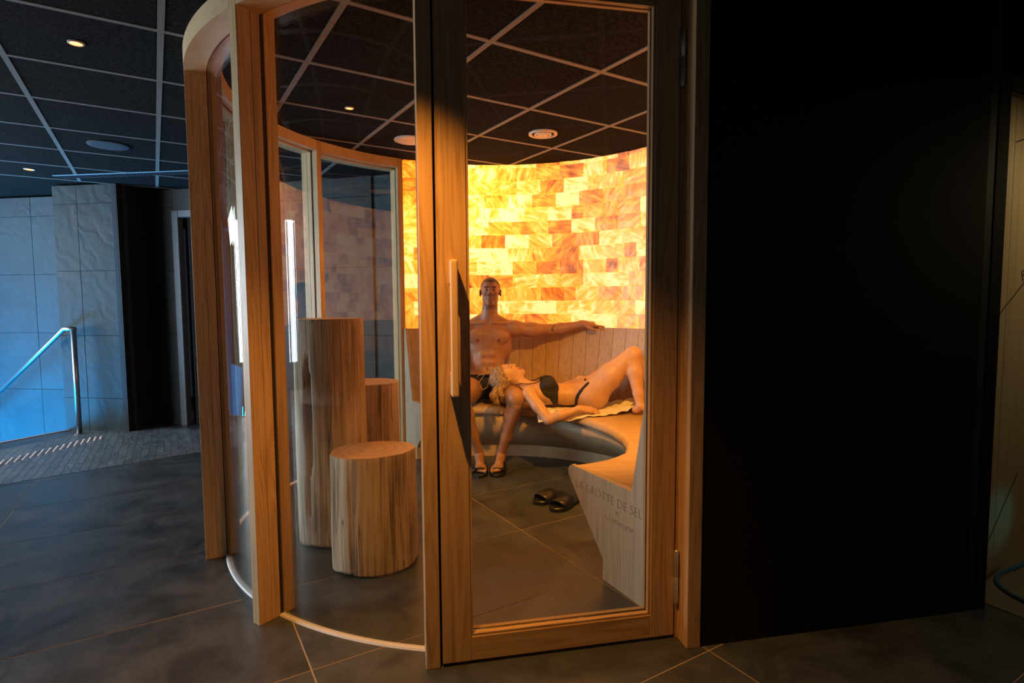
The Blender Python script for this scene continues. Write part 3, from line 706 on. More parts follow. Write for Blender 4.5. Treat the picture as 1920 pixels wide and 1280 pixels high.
stump('tree_stump', -.955, 2.955, .180, .165, 1.170, 3, 'tallest weathered log stump with long dark hollow, behind the others', crack=[(R(-113), .30, .84, .62, .10), (R(-118), .12, .34, .2, .06), (R(-60), .4, .99, .05, .02)], flare=.0, rot=0)
stump('tree_stump', -.862, 3.40, .172, .165, .775, 9, 'middle-height log stump half hidden at the right of the tallest one', crack=[(R(-50), .1, .95, .08, .03)])
stump('tree_stump', -.668, 2.66, .198, .168, .552, 21, 'shortest weathered log stump in front, with smooth sawn top', crack=[(R(-112), .0, .99, .05, .016), (R(-100), .05, .7, .04, .02)], flare=.0, rot=R(8), tilt=.02)

# ============================================================ SLIDES (sandals)
def slide(p_heel, p_toe, label, group, flip=1, z=0.0):
    a = Vector((*p_heel, 0)); b_ = Vector((*p_toe, 0)); d = (b_ - a); L = d.length; ang = math.atan2(d.y, d.x)
    e = empty('sandal', (a.x, a.y, z), ang, label=label, cat='sandal', group=group)
    n = 18; out = []
    for i in range(n + 1):
        t = i / n; wv = .036 + .016 * math.sin(min(1, t * 1.25) * math.pi * .5) ; wv *= (1 - max(0, (t - .82) / .18) ** 2.2 * .75) * (1 - max(0, (.12 - t) / .12) ** 2 * .6)
        out.append((t * L, wv))
    poly = [(x, w) for x, w in out] + [(x, -w) for x, w in reversed(out)]
    v, f = prism(poly, 0, .026); o = mk('sole', v, f, M['rubber'], e); bevel(o, .004)
    # strap arch
    V = []; F = []; m_ = 12
    for i in range(4):
        x = L * (.50 + .30 * i / 3); 
        for q in (0, 1):
            for k in range(m_ + 1):
                an = math.pi * k / m_; w = .054 + (.005 if q == 0 else 0); hh = .055 - .010 * i / 3 * 1.2 + (.005 if q == 0 else 0)
                V.append((x + .012 * math.sin(an) * (i - 1.5), w * math.cos(an), .012 + hh * math.sin(an) ** .8))
    st_ = 2 * (m_ + 1)
    for i in range(3):
        for k in range(m_):
            a0 = i * st_ + k; F.append((a0, a0 + 1, a0 + st_ + 1, a0 + st_)); a1 = a0 + m_ + 1; F.append((a1, a1 + st_, a1 + st_ + 1, a1 + 1))
    for i in (0, 3):
        for k in range(m_): a0 = i * st_ + k; a1 = a0 + m_ + 1; F.append((a0, a1, a1 + 1, a0 + 1) if i == 0 else (a0, a0 + 1, a1 + 1, a1))
    o = mk('strap', V, F, M['rubber'], e, smooth=True); fixn(o)
    return e, L, o
e, L, st_o = slide((.325, 3.585), (.135, 3.415), 'empty black slide sandal on the floor, left one of the loose pair', 'loose sandals on the cabin floor')
V = []; F = []
def goldmark(e, L):
    V = []; F = []
    for i in range(7):
        v, f = boxv(L * .56 + .0, L * .56 + .012, -.030 + i * .009, -.030 + i * .009 + .006, 0, .001)
        v = [(x, y, .0665 - abs(y) * .28 + z) for x, y, z in v]; F += [tuple(k + len(V) for k in ff) for ff in f]; V += v
    mk('strap_print', V, F, M['gold'], e)
goldmark(st_o, L)
e, L, st_o = slide((.405, 3.50), (.235, 3.29), 'empty black slide sandal on the floor, right one of the loose pair', 'loose sandals on the cabin floor'); goldmark(st_o, L)
slide((-.255, 4.285), (-.232, 3.945), 'black slide sandal worn on the left-hand foot of the seated man', 'sandals worn by the seated man')
slide((-.085, 4.285), (-.118, 3.955), 'black slide sandal worn on the right-hand foot of the seated man', 'sandals worn by the seated man')

# ============================================================ BODIES (signed distance fields -> surface nets)
class Field:
    def __init__(s, lo, hi, h):
        s.lo = np.array(lo, float); s.h = h; s.n = np.ceil((np.array(hi) - s.lo) / h).astype(int) + 1
        s.f = np.full(s.n, 1.0, np.float32)
    def box(s, lo, hi, pad):
        a = np.clip(((np.array(lo) - pad - s.lo) / s.h).astype(int), 0, s.n - 1); b = np.clip(((np.array(hi) + pad - s.lo) / s.h).astype(int) + 2, 1, s.n)
        sl = tuple(slice(a[i], b[i]) for i in range(3))
        ax = [s.lo[i] + s.h * np.arange(a[i], b[i]) for i in range(3)]
        return sl, np.meshgrid(*ax, indexing='ij', sparse=True)
    def comb(s, sl, d, k, sub=False):
        a = s.f[sl]
        if sub:
            b = -d; hh = np.clip(.5 - .5 * (a - b) / k, 0, 1); s.f[sl] = (a * (1 - hh) + b * hh + k * hh * (1 - hh)).astype(np.float32); return
        hh = np.clip(.5 + .5 * (a - d) / k, 0, 1); s.f[sl] = (a * (1 - hh) + d * hh - k * hh * (1 - hh)).astype(np.float32)
    def cone(s, a, b, r1, r2, k=.02, sub=False):
        a = np.array(a, float); b = np.array(b, float); r = max(r1, r2)
        sl, (X, Y, Z) = s.box(np.minimum(a, b) - r, np.maximum(a, b) + r, k + .03)
        ba = b - a; L2 = ba @ ba; px, py, pz = X - a[0], Y - a[1], Z - a[2]
        t = np.clip((px * ba[0] + py * ba[1] + pz * ba[2]) / L2, 0, 1)
        d = np.sqrt((px - t * ba[0]) ** 2 + (py - t * ba[1]) ** 2 + (pz - t * ba[2]) ** 2) - (r1 + (r2 - r1) * t)
        s.comb(sl, d, k, sub)
    def ell(s, c, r, k=.02, ax=None, sub=False):
        c = np.array(c, float); r = np.array(r, float); mr = r.max()
        sl, (X, Y, Z) = s.box(c - mr, c + mr, k + .03)
        x, y, z = X - c[0], Y - c[1], Z - c[2]
        if ax is not None:
            A = [np.array(v, float) / np.linalg.norm(v) for v in ax]
            x, y, z = [x * q[0] + y * q[1] + z * q[2] for q in A]
        k0 = np.sqrt((x / r[0]) ** 2 + (y / r[1]) ** 2 + (z / r[2]) ** 2); k1 = np.sqrt((x / r[0] ** 2) ** 2 + (y / r[1] ** 2) ** 2 + (z / r[2] ** 2) ** 2)
        d = k0 * (k0 - 1) / np.maximum(k1, 1e-6); s.comb(sl, d, k, sub)
    def chain(s, pts, rs, k=.02):
        for i in range(len(pts) - 1): s.cone(pts[i], pts[i + 1], rs[i], rs[i + 1], k)
    def grid(s): return np.meshgrid(*[s.lo[i] + s.h * np.arange(s.n[i]) for i in range(3)], indexing='ij', sparse=True)
def surfnet(f, lo, h):
    s = f < 0; nx, ny, nz = f.shape
    cor = [(i, j, k) for i in (0, 1) for j in (0, 1) for k in (0, 1)]
    sub = lambda a, c: a[c[0]:nx - 1 + c[0], c[1]:ny - 1 + c[1], c[2]:nz - 1 + c[2]]
    cnt = np.zeros((nx - 1, ny - 1, nz - 1), np.int8)
    for c in cor: cnt += sub(s, c)
    act = (cnt > 0) & (cnt < 8); idx = np.argwhere(act)
    vid = np.full(act.shape, -1, np.int64); vid[act] = np.arange(len(idx))
    vals = {c: f[idx[:, 0] + c[0], idx[:, 1] + c[1], idx[:, 2] + c[2]] for c in cor}
    P = np.zeros((len(idx), 3)); C = np.zeros(len(idx))
    for c in cor:
        for ax in range(3):
            if c[ax]: continue
            e = list(c); e[ax] = 1; e = tuple(e); a, b = vals[c], vals[e]; mk_ = (a < 0) != (b < 0)
            t = np.where(mk_, a / np.where(mk_, a - b, 1), 0); q = np.tile(np.array(c, float), (len(idx), 1)); q[:, ax] += t
            P[mk_] += q[mk_]; C[mk_] += 1
    P = (idx + P / C[:, None]) * h + np.array(lo)
    Q = []
    for ax in range(3):
        o1, o2 = [(1, 2), (2, 0), (0, 1)][ax]
        sl0 = [slice(1, -1)] * 3; sl0[ax] = slice(0, -1); sl1 = list(sl0); sl1[ax] = slice(1, None)
        a, b = s[tuple(sl0)], s[tuple(sl1)]; e = np.argwhere(a != b)
        if not len(e): continue
        base = e.copy(); base[:, o1] += 1; base[:, o2] += 1
        ins = a[e[:, 0], e[:, 1], e[:, 2]]
        def g_(d1, d2):
            q = base.copy(); q[:, o1] += d1; q[:, o2] += d2; q = np.minimum(q, np.array(vid.shape) - 1); return vid[q[:, 0], q[:, 1], q[:, 2]]
        quad = np.stack([g_(-1, -1), g_(0, -1), g_(0, 0), g_(-1, 0)], 1)
        quad[~ins] = quad[~ins][:, ::-1]; quad = quad[(quad >= 0).all(1)]; Q.append(quad)
    return P, np.concatenate(Q)
def net(name, f, fld, material, parent, tone=None, sm=1):
    P, Q = surfnet(f, fld.lo, fld.h)
    for _ in range(sm):   # light Laplacian smoothing
        acc = np.zeros_like(P); c = np.zeros(len(P))
        for i in range(4):
            a, b = Q[:, i], Q[:, (i + 1) % 4]; np.add.at(acc, a, P[b]); np.add.at(acc, b, P[a]); np.add.at(c, a, 1); np.add.at(c, b, 1)
        P = P * .5 + .5 * acc / np.maximum(c, 1)[:, None]
    me = bpy.data.meshes.new(name); me.vertices.add(len(P)); me.vertices.foreach_set('co', P.ravel().astype(np.float32))
    me.loops.add(Q.size); me.loops.foreach_set('vertex_index', Q.ravel().astype(np.int32))
    me.polygons.add(len(Q)); me.polygons.foreach_set('loop_start', np.arange(0, Q.size, 4, dtype=np.int32)); me.polygons.foreach_set('loop_total', np.full(len(Q), 4, np.int32))
    me.polygons.foreach_set('use_smooth', np.ones(len(Q), bool)); me.update(calc_edges=True); me.validate()
    me.materials.append(material)
    if tone is not None:
        at = me.color_attributes.new('tone', 'FLOAT_COLOR', 'POINT'); c = np.ones((len(me.vertices), 4), np.float32); c[:, :3] = tone(P)[:len(me.vertices)]; at.data.foreach_set('color', c.ravel())
    o = bpy.data.objects.new(name, me); COL.objects.link(o)
    if parent: o.parent = parent
    return o
def nv(v): v = np.array(v, float); return v / np.linalg.norm(v)
def hand(F, wrist, d, n, side, sc=1.0, curl=(.3, .35, .4, .45), thumb=.5, k=.006):
    """d: direction of fingers, n: back-of-hand normal, side: +1 thumb on d x n side"""
    wrist = np.array(wrist, float); d = nv(d); n = nv(np.array(n) - d * (np.array(n) @ d)); t = np.cross(d, n) * side
    c = lambda a, b, e: wrist + (d * a + t * b + n * e) * sc
    F.cone(c(-.02, 0, 0), c(.02, 0, 0), .026 * sc, .027 * sc, .02)
    for b in (-.027, -.009, .009, .025): F.cone(c(.012, b * .6, 0), c(.080, b, .002), .016 * sc, .0125 * sc, .012)
    F.ell(c(.05, 0, -.002), (.045 * sc, .038 * sc, .015 * sc), .012, ax=(d, t, n))
    lens = (.040, .026, .020); offs = (.026, .0088, -.009, -.026); ls = (.95, 1.05, 1.0, .80)
    for i in range(4):
        p = c(.084 - (.006 if i in (0, 3) else 0), offs[i], 0); ang = curl[i] * .7; fan = (t * offs[i] * 1.6)
        rr_ = .0098 * sc * (.88 if i == 3 else 1)
        for j, l in enumerate(lens):
            dd_ = nv(d * math.cos(ang) - n * math.sin(ang) + fan); q = p + dd_ * l * ls[i] * sc
            F.cone(p, q, rr_, rr_ * .92, .004); p = q; rr_ *= .92; ang += curl[i] * 1.1
    p = c(.015, .026, -.004); dirs = [nv(d * .65 + t * .70 - n * .2), nv(d * .9 + t * (.45 - thumb * .4) - n * .3), nv(d * 1 + t * (.15 - thumb * .5) - n * .35)]
    rr_ = .0145 * sc
    for dd_, l in zip(dirs, (.038, .032, .026)): q = p + dd_ * l * sc; F.cone(p, q, rr_, rr_ * .85, .008); p = q; rr_ *= .85

# ---------------- MAN
man = empty('person', (-.2, 4.5, 0), 0, label='seated shirtless man in black swim briefs with one arm along the backrest', cat='person')
man_kids = []
F = Field((-.66, 3.86, -.01), (.78, 4.86, 1.47), .0052)
pel = (-.20, 4.53, .575)
F.ell((-.20, 4.55, .60), (.165, .125, .13), .03)
F.ell((-.20, 4.575, .73), (.142, .105, .13), .04)             # belly / waist
F.ell((-.195, 4.60, .90), (.168, .112, .17), .05)             # rib cage
F.ell((-.19, 4.61, 1.00), (.185, .098, .10), .04)
for sx_ in (-1, 1):
    F.ell((-.19 + sx_ * .082, 4.525, .975), (.088, .036, .062), .022)    # pecs
    F.cone((-.19 + sx_ * .03, 4.62, 1.12), (-.19 + sx_ * .17, 4.62, 1.055), .048, .040, .035)   # trapezius
    F.ell((-.19 + sx_ * .145, 4.62, .92), (.045, .07, .13), .03)         # lats
    F.cone((-.19 + sx_ * .03, 4.533, 1.085), (-.19 + sx_ * .15, 4.565, 1.075), .012, .012, .02)  # clavicle
    for zz, rz in ((.70, .034), (.765, .03), (.83, .028)): F.ell((-.198 + sx_ * .033, 4.482 + (zz - .7) * .12, zz), (.030, .020, rz), .016)
F.cone((-.185, 4.61, 1.08), (-.176, 4.60, 1.23), .068, .062, .025)   # neck
# left arm (on the right in the picture), along the backrest
F.ell((.022, 4.60, 1.035), (.072, .066, .066), .035)
F.chain([(.02, 4.60, 1.032), (.16, 4.62, 1.026), (.315, 4.655, 1.020)], [.058, .054, .043], .03)
F.ell((.16, 4.60, 1.015), (.085, .044, .046), .025, ax=((1, .15, -.04), (-.15, 1, 0), (0, 0, 1)))
F.chain([(.315, 4.655, 1.020), (.40, 4.655, 1.028), (.572, 4.61, 1.064)], [.045, .046, .028], .02)
hand(F, (.585, 4.605, 1.068), (1, -.02, -.06), (0, -.35, 1), 1, 1.02, (.05, .95, 1.05, 1.1), .6)
# right arm, mostly behind the door stile, hand on the thigh
F.ell((-.395, 4.60, 1.03), (.070, .066, .066), .035)
F.chain([(-.395, 4.60, 1.03), (-.455, 4.60, .90), (-.50, 4.55, .775)], [.058, .052, .043], .03)
F.chain([(-.50, 4.55, .775), (-.47, 4.47, .735), (-.415, 4.325, .685)], [.045, .044, .029], .02)
hand(F, (-.41, 4.31, .682), (.85, -.50, -.05), (.1, .2, 1), -1, 1.02, (.35, .4, .45, .5), .4)
# legs
for hx, kx, ax_, ay in ((-.095, .030, -.088, 4.205), (-.305, -.372, -.253, 4.215)):
    kn = (kx, 4.045, .558); hp = (hx, 4.50, .565); md = tuple((np.array(hp) * .5 + np.array(kn) * .5) + np.array((0, 0, .004)))
    F.chain([hp, md, kn], [.100, .088, .062], .03); F.ell((kx, 4.015, .562), (.050, .040, .055), .025)
    cf = (kx + (ax_ - kx) * .30, 4.045 + (ay - 4.045) * .30 + .022, .42)
    F.chain([kn, cf, (kx + (ax_ - kx) * .65, 4.045 + (ay - 4.045) * .65 + .008, .25), (ax_, ay, .105)], [.058, .056, .040, .032], .025)
    F.cone((kx, 4.015, .50), (ax_, ay - .012, .13), .030, .024, .02)
    tx = -.118 if kx > 0 - .2 else -.232
    F.ell((ax_, ay + .035, .065), (.034, .042, .036), .02); F.cone((ax_, ay, .085), ((ax_ + tx) / 2, 4.09, .062), .036, .030, .02)
    F.ell(((ax_ + tx * 3) / 4, 4.06, .048), (.044, .060, .020), .015)
    sg = 1 if kx > -.2 else -1
    for q, (ox, ln, rr_) in enumerate(((-.030, .045, .0135), (-.010, .040, .0100), (.006, .034, .0095), (.021, .026, .009), (.035, .016, .0085))):
        F.cone((tx + ox * sg, 4.035, .043), (tx + ox * sg * 1.05, 4.035 - ln, .038), rr_, rr_ * .95, .005)
# head, tilted slightly back
hc = np.array((-.172, 4.60, 1.345)); tf = R(8); hf = nv((.02, -math.cos(tf), math.sin(tf))); hu = nv((0, math.sin(tf), math.cos(tf))); hs = np.cross(hf, hu)
def hp_(a, b, c): return hc + hs * a + hf * b + hu * c       # side, forward, up
F.ell(hp_(0, -.008, .012), (.078, .100, .092), .02, ax=(hs, hf, hu))
F.ell(hp_(0, .030, -.040), (.060, .070, .092), .025, ax=(hs, hf, hu))
F.cone(hp_(-.040, .015, -.078), hp_(0, .076, -.118), .020, .020, .022); F.cone(hp_(.040, .015, -.078), hp_(0, .076, -.118), .022, .020, .022)
F.ell(hp_(0, .086, .012), (.058, .018, .014), .012, ax=(hs, hf, hu))       # brow
for q in (-1, 1):
    F.ell(hp_(q * .031, .101, -.006), (.017, .013, .009), .006, ax=(hs, hf, hu), sub=True)
    F.ell(hp_(q * .031, .085, -.007), (.016, .012, .011), .004, ax=(hs, hf, hu))
    F.ell(hp_(q * .040, .078, -.036), (.020, .014, .014), .014, ax=(hs, hf, hu))   # cheek bone
    F.ell(hp_(q * .082, -.004, -.022), (.008, .019, .032), .006, ax=(nv(hs * q + hf * -.3), hf, hu)); F.ell(hp_(q * .0895, .002, -.020), (.006, .009, .018), .003, ax=(hs, hf, hu), sub=True)
    F.ell(hp_(q * .013, .104, -.040), (.009, .009, .008), .005, ax=(hs, hf, hu))
F.cone(hp_(0, .092, .004), hp_(0, .116, -.034), .008, .011, .010)            # nose
F.ell(hp_(0, .098, -.070), (.021, .009, .0055), .006, ax=(hs, hf, hu)); F.ell(hp_(0, .097, -.080), (.017, .009, .006), .006, ax=(hs, hf, hu))
F.ell(hp_(0, .112, -.0735), (.024, .008, .0016), .003, ax=(hs, hf, hu), sub=True)
F.ell(hp_(0, .088, -.108), (.020, .014, .014), .012, ax=(hs, hf, hu))
def tone_m(P):
    t = np.ones((len(P), 3)); q = P - hc; a, b_, c = q @ hs, q @ hf, q @ hu
    beard = ((c < -.048) & (c > -.16) & (b_ > -.02)) | ((np.abs(a) > .055) & (np.abs(a) < .074) & (c < -.01) & (c > -.12) & (b_ > .0) & (b_ < .05))
    mouth = (np.abs(a) < .020) & (c > -.086) & (c < -.066) & (b_ > .085)
    t[beard] = (.62, .57, .54); t[mouth] = (.85, .62, .58)
    mo = (np.abs(a) < .032) & (c > -.062) & (c < -.052) & (b_ > .07); t[mo] = (.55, .50, .46)
    for nx in (-.275, -.105):
        r = np.sqrt((P[:, 0] - nx) ** 2 + (P[:, 2] - .945) ** 2); t[(r < .014) & (P[:, 1] < 4.56)] = (.55, .36, .34)
    r = np.sqrt(((P[:, 0] + .20) / .8) ** 2 + (P[:, 2] - .72) ** 2); t[(r < .010) & (P[:, 1] < 4.52)] = (.4, .3, .3)
    ch = (np.abs(P[:, 0] + .19) < .05) & (P[:, 2] > .88) & (P[:, 2] < 1.03) & (P[:, 1] < 4.56); t[ch] *= .86
    x, z = P[:, 0], P[:, 2]      # forearm tattoo: cup and stem
    tt = (P[:, 1] < 4.66) & (((np.abs(x - .336) < .004) & (z < 1.045) & (z > 1.0)) | ((np.abs(z - 1.022) < .007) & (x > .315) & (x < .336)) | (np.abs((z - 1.045) - (x - .336) * 1.2) < .005) & (x > .33) & (x < .352))
    t[tt] = (.18, .18, .22)
    return t
body = net('body', F.f, F, M['skinm'], man, tone_m); man_kids.append(body)
X, Y, Z = F.grid()
def region(F, fn): return np.maximum(F.f - .0055, fn)
# briefs
zc = np.maximum(Z - (.672 + (4.5 - Y) * .10), .42 - Z)
side_ = np.maximum(np.abs(X + .20) - .22, (4.40 - Y))
leg = np.maximum(4.34 - Y - .0 + np.abs(X + .2) * .55, -1)
br = np.maximum(np.maximum(zc, side_ * 0 + (np.abs(X + .20) - .21)), leg)
f = np.maximum(np.maximum(F.f - .006, br), -(F.f + .004))
f = np.where((X > .02) | (Z > .72), 1.0, f).astype(np.float32)
man_kids.append(net('swim_briefs', f, F, M['blackcloth'], man))
# bulge of fabric so the front reads full, hair cap
G = Field(tuple(hc - .17), tuple(hc + .17), .004)
G.ell(hp_(0, -.010, .014), (.0800, .1025, .0935), .01, ax=(hs, hf, hu))
X2, Y2, Z2 = G.grid(); qa = (X2 - hc[0]) * hs[0] + (Y2 - hc[1]) * hs[1] + (Z2 - hc[2]) * hs[2]; qb = (X2 - hc[0]) * hf[0] + (Y2 - hc[1]) * hf[1] + (Z2 - hc[2]) * hf[2]; qc = (X2 - hc[0]) * hu[0] + (Y2 - hc[1]) * hu[1] + (Z2 - hc[2]) * hu[2]
cut = np.maximum(qb - (.020 + .62 * qc) , -.035 - qc + np.maximum(0, -qb) * .25 * -1)
cut = np.where(qc > .055, np.minimum(cut, qb - .082 + 0 * qc), cut)
f = np.maximum(G.f, cut).astype(np.float32); man_kids.append(net('hair', f, G, M['hairm'], man))
for q in (-1, 1):
    man_kids.append(tube('eyebrow', [hp_(q * .014, .1035, .009), hp_(q * .030, .1045, .014), hp_(q * .048, .094, .009)], [.0035, .004, .002], M['hairm'], man, 6))
    man_kids.append(tube('eyelash', [hp_(q * .018, .0975, -.011), hp_(q * .031, .1000, -.0145), hp_(q * .045, .092, -.010)], .0018, M['hairm'], man, 6))
# drawstring
dc = [(-.275, 4.37, .665), (-.255, 4.335, .69), (-.215, 4.33, .695), (-.24, 4.325, .655), (-.265, 4.33, .62), (-.25, 4.325, .60), (-.225, 4.325, .575), (-.19, 4.325, .60), (-.18, 4.33, .64)]
man_kids.append(tube('drawstring', dc, .0038, M['cord'], man, 6))
man_kids.append(tube('waistband', [(-.36, 4.50, .668), (-.33, 4.45, .672), (-.26, 4.425, .676), (-.20, 4.418, .678), (-.14, 4.425, .676), (-.07, 4.45, .672), (-.04, 4.50, .668)], .008, M['blackcloth'], man, 8))

# ---------------- WOMAN
wom = empty('person', (.4, 4.1, .455), 0, label='blonde woman in black bikini lying with knees raised, head on the seated man', cat='person')
wom_kids = []
F = Field((-.22, 3.76, .38), (1.22, 4.52, .96), .0050)
WY = 4.17
F.ell((.245, WY, .575), (.135, .135, .088), .03, ax=((1, 0, 0), (0, 1, 0), (0, 0, 1)))     # rib cage
F.ell((.14, WY, .585), (.08, .15, .065), .04)                                                # shoulder girdle
F.ell((.40, WY, .565), (.10, .112, .083), .04)                                                # waist
F.ell((.525, WY, .568), (.10, .150, .098), .04)                                               # pelvis
for sy in (-1, 1):
    F.ell((.262, WY + sy * .072, .640), (.062, .058, .052), .022)                            # bust
    F.cone((.12, WY + sy * .03, .635), (.115, WY + sy * .13, .615), .012, .012, .02)
F.cone((.115, WY, .615), (.018, 4.185, .675), .052, .046, .025)                                   # neck
# near (right) leg
F.ell((.60, WY - .085, .560), (.10, .092, .095), .03)
F.chain([(.575, WY - .085, .572), (.71, 4.05, .715), (.857, 4.01, .872)], [.102, .086, .055], .03)
F.ell((.868, 4.0, .872), (.046, .046, .050), .02)
F.chain([(.860, 4.01, .868), (.868, 3.985, .745), (.884, 3.94, .60), (.892, 3.915, .525)], [.052, .055, .036, .029], .02)
F.ell((.868, 3.925, .490), (.032, .028, .028), .015); F.cone((.892, 3.912, .515), (1.03, 3.88, .480), .030, .020, .015); F.ell((1.04, 3.875, .474), (.05, .038, .014), .01)
for j in range(5): F.cone((1.065, 3.845 + j * .015, .474), (1.105 - j * .006, 3.842 + j * .016, .470), .009, .008, .004)
# far (left) leg
F.ell((.60, WY + .085, .560), (.10, .09, .095), .03)
F.chain([(.575, WY + .085, .572), (.74, 4.24, .70), (.91, 4.20, .852)], [.100, .085, .054], .03)
F.chain([(.912, 4.20, .85), (.945, 4.18, .74), (.975, 4.13, .60), (.985, 4.10, .525)], [.051, .054, .036, .029], .02)
F.ell((.965, 4.11, .49), (.032, .028, .028), .015); F.cone((.985, 4.10, .515), (1.10, 4.06, .480), .030, .018, .015)
# near (right) arm
F.ell((.120, WY - .145, .592), (.052, .050, .052), .03)
F.chain([(.118, WY - .150, .590), (.18, 3.955, .515), (.252, 3.885, .430)], [.046, .041, .034], .02)
F.chain([(.252, 3.885, .430), (.33, 3.872, .462), (.462, 3.868, .505)], [.035, .037, .023], .015)
hand(F, (.474, 3.87, .508), (1, .10, -.10), (-.05, -.35, 1), -1, .90, (.25, .3, .35, .4), .3)
# far (left) arm, hand on the hip
F.ell((.120, WY + .145, .592), (.052, .050, .052), .03)
F.chain([(.118, WY + .150, .590), (.24, 4.39, .535), (.345, 4.41, .535)], [.045, .040, .034], .02)
F.chain([(.345, 4.41, .535), (.42, 4.37, .59), (.515, 4.30, .652)], [.035, .036, .023], .015)
hand(F, (.525, 4.295, .658), (.85, -.35, .05), (-.1, .4, 1), 1, .88, (.25, .35, .4, .45), .3)
# head
wc = np.array((-.045, 4.195, .700)); wu = nv((-.93, .0, .37)); wf = nv((.37, -.05, .93)); ws = np.cross(wf, wu); wf = np.cross(wu, ws)
def wp(a, b, c): return wc + ws * a + wf * b + wu * c
F.ell(wp(0, -.008, .012), (.070, .090, .084), .02, ax=(ws, wf, wu)); F.ell(wp(0, .028, -.036), (.056, .062, .080), .022, ax=(ws, wf, wu))
F.cone(wp(-.038, .012, -.070), wp(0, .068, -.104), .018, .016, .02); F.cone(wp(.038, .012, -.070), wp(0, .068, -.104), .018, .016, .02)
F.ell(wp(0, .076, .012), (.048, .014, .012), .012, ax=(ws, wf, wu))
for q in (-1, 1):
    F.ell(wp(q * .027, .092, -.004), (.014, .012, .009), .006, ax=(ws, wf, wu), sub=True); F.ell(wp(q * .027, .076, -.005), (.013, .011, .010), .004, ax=(ws, wf, wu))
    F.ell(wp(q * .072, -.004, -.020), (.008, .016, .027), .005, ax=(ws, wf, wu)); F.ell(wp(q * .0785, .002, -.018), (.005, .008, .015), .003, ax=(ws, wf, wu), sub=True)
F.cone(wp(0, .082, .004), wp(0, .101, -.029), .0065, .0095, .012)
F.ell(wp(0, .091, -.060), (.021, .010, .006), .005, ax=(ws, wf, wu)); F.ell(wp(0, .088, -.071), (.018, .010, .0065), .005, ax=(ws, wf, wu))
F.ell(wp(0, .080, -.096), (.016, .013, .012), .010, ax=(ws, wf, wu))
def tone_w(P):
    t = np.ones((len(P), 3)); q = P - wc; a, b_, c = q @ ws, q @ wf, q @ wu
    t[(np.abs(a) < .020) & (c > -.078) & (c < -.055) & (b_ > .082)] = (.85, .50, .48)
    t[(np.abs(np.abs(a) - .027) < .013) & (np.abs(c + .010) < .003) & (b_ > .07)] = (.3, .25, .2)
    t[(np.abs(np.abs(a) - .028) < .017) & (np.abs(c - .013) < .0035) & (b_ > .07)] = (.45, .35, .25)
    return t
wom_kids.append(net('body', F.f, F, M['skinw'], wom, tone_w))
X, Y, Z = F.grid(); shell = lambda o_: np.maximum(F.f - o_, -(F.f + .004))
# bikini top: cups and band
cupn = np.sqrt(((X - .268) / .072) ** 2 + ((Y - (WY - .085)) / .085) ** 2 + ((Z - .635) / .095) ** 2) - 1
cupf = np.sqrt(((X - .268) / .066) ** 2 + ((Y - (WY + .075)) / .06) ** 2 + ((Z - .65) / .08) ** 2) - 1
band = np.abs(X - .318 + (Z - .5) * .18) - .016
wedge = np.maximum(np.abs(X - (.318 - (Z - .49) * .30)) - (.012 + np.clip(Z - .48, 0, .2) * .28), Y - WY)
reg = np.minimum(np.minimum(cupn * .07, cupf * .07), np.minimum(band, wedge)); reg = np.where((Z < .45) | (X < .17) | (X > .40), .05, reg)
armm = np.where((Y < WY - .158), .05, -1)
f = np.maximum(np.maximum(shell(.005), reg), armm).astype(np.float32); wom_kids.append(net('bikini_top', f, F, M['blackcloth'], wom))
# bikini bottom: thin waist string and seat
strg = np.abs(X - .462 - np.maximum(0, Z - .53) ** 2 * 4.5) - .011
seat_ = np.maximum(np.maximum(.51 - X, X - .66), np.maximum(Z - .50, -1)); seat_ = np.maximum(seat_, np.abs(Y - WY) - .05)
frnt = np.maximum(np.maximum(.54 - X, X - .64), np.maximum(.60 - Z, np.abs(Y - WY) - .030 + (X - .54) * .3))
reg = np.minimum(np.where(X > .552, .05, strg), seat_); reg = np.where((X < .43) | (X > .68) | (Y < WY - .19) | (Y > WY + .19), .05, reg)
f = np.maximum(shell(.0045), reg); f = np.where((Y < 3.955), 1.0, f).astype(np.float32); wom_kids.append(net('bikini_bottom', f, F, M['blackcloth'], wom))
ss = lambda sy: [(.225, WY + sy * .075, .688), (.17, WY + sy * .078, .660), (.11, WY + sy * .075, .652), (.06, WY + sy * .055, .655), (.02, WY + sy * .05, .640)]
for sy in (-1, 1): wom_kids.append(tube('shoulder_strap', ss(sy), .0035, M['blackcloth'], wom, 6))
wom_kids.append(tube('back_strap', [(.045, WY - .10, .645), (.075, WY - .155, .618), (.085, WY - .178, .58), (.10, WY - .17, .55), (.15, WY - .14, .52)], .0035, M['blackcloth'], wom, 6))
# hair
G = Field((-.28, 4.0, .46), (.12, 4.36, .86), .0042)
G.ell(wp(0, -.018, .022), (.078, .094, .092), .012, ax=(ws, wf, wu)); G.ell(wp(-.0, -.06, .02), (.075, .06, .09), .03, ax=(ws, wf, wu))
G.f = np.maximum(G.f, -1)
X2, Y2, Z2 = G.grid(); dd = lambda ax: (X2 - wc[0]) * ax[0] + (Y2 - wc[1]) * ax[1] + (Z2 - wc[2]) * ax[2]
qb, qc = dd(wf), dd(wu)
G.f = np.maximum(G.f, np.minimum(qb + .012 - (qc + .02) * .95, 1) * .72).astype(np.float32)
G.f = np.maximum(G.f, -.085 - qc).astype(np.float32)
kp = np.array((-.085, 4.125, .630))
G.ell((-.075, 4.145, .665), (.05, .045, .055), .03); G.ell(kp, (.036, .030, .030), .012)
G.chain([tuple(kp), (-.115, 4.11, .600), (-.135, 4.10, .555), (-.115, 4.09, .520), (-.095, 4.095, .500)], [.024, .032, .030, .020, .006], .01)
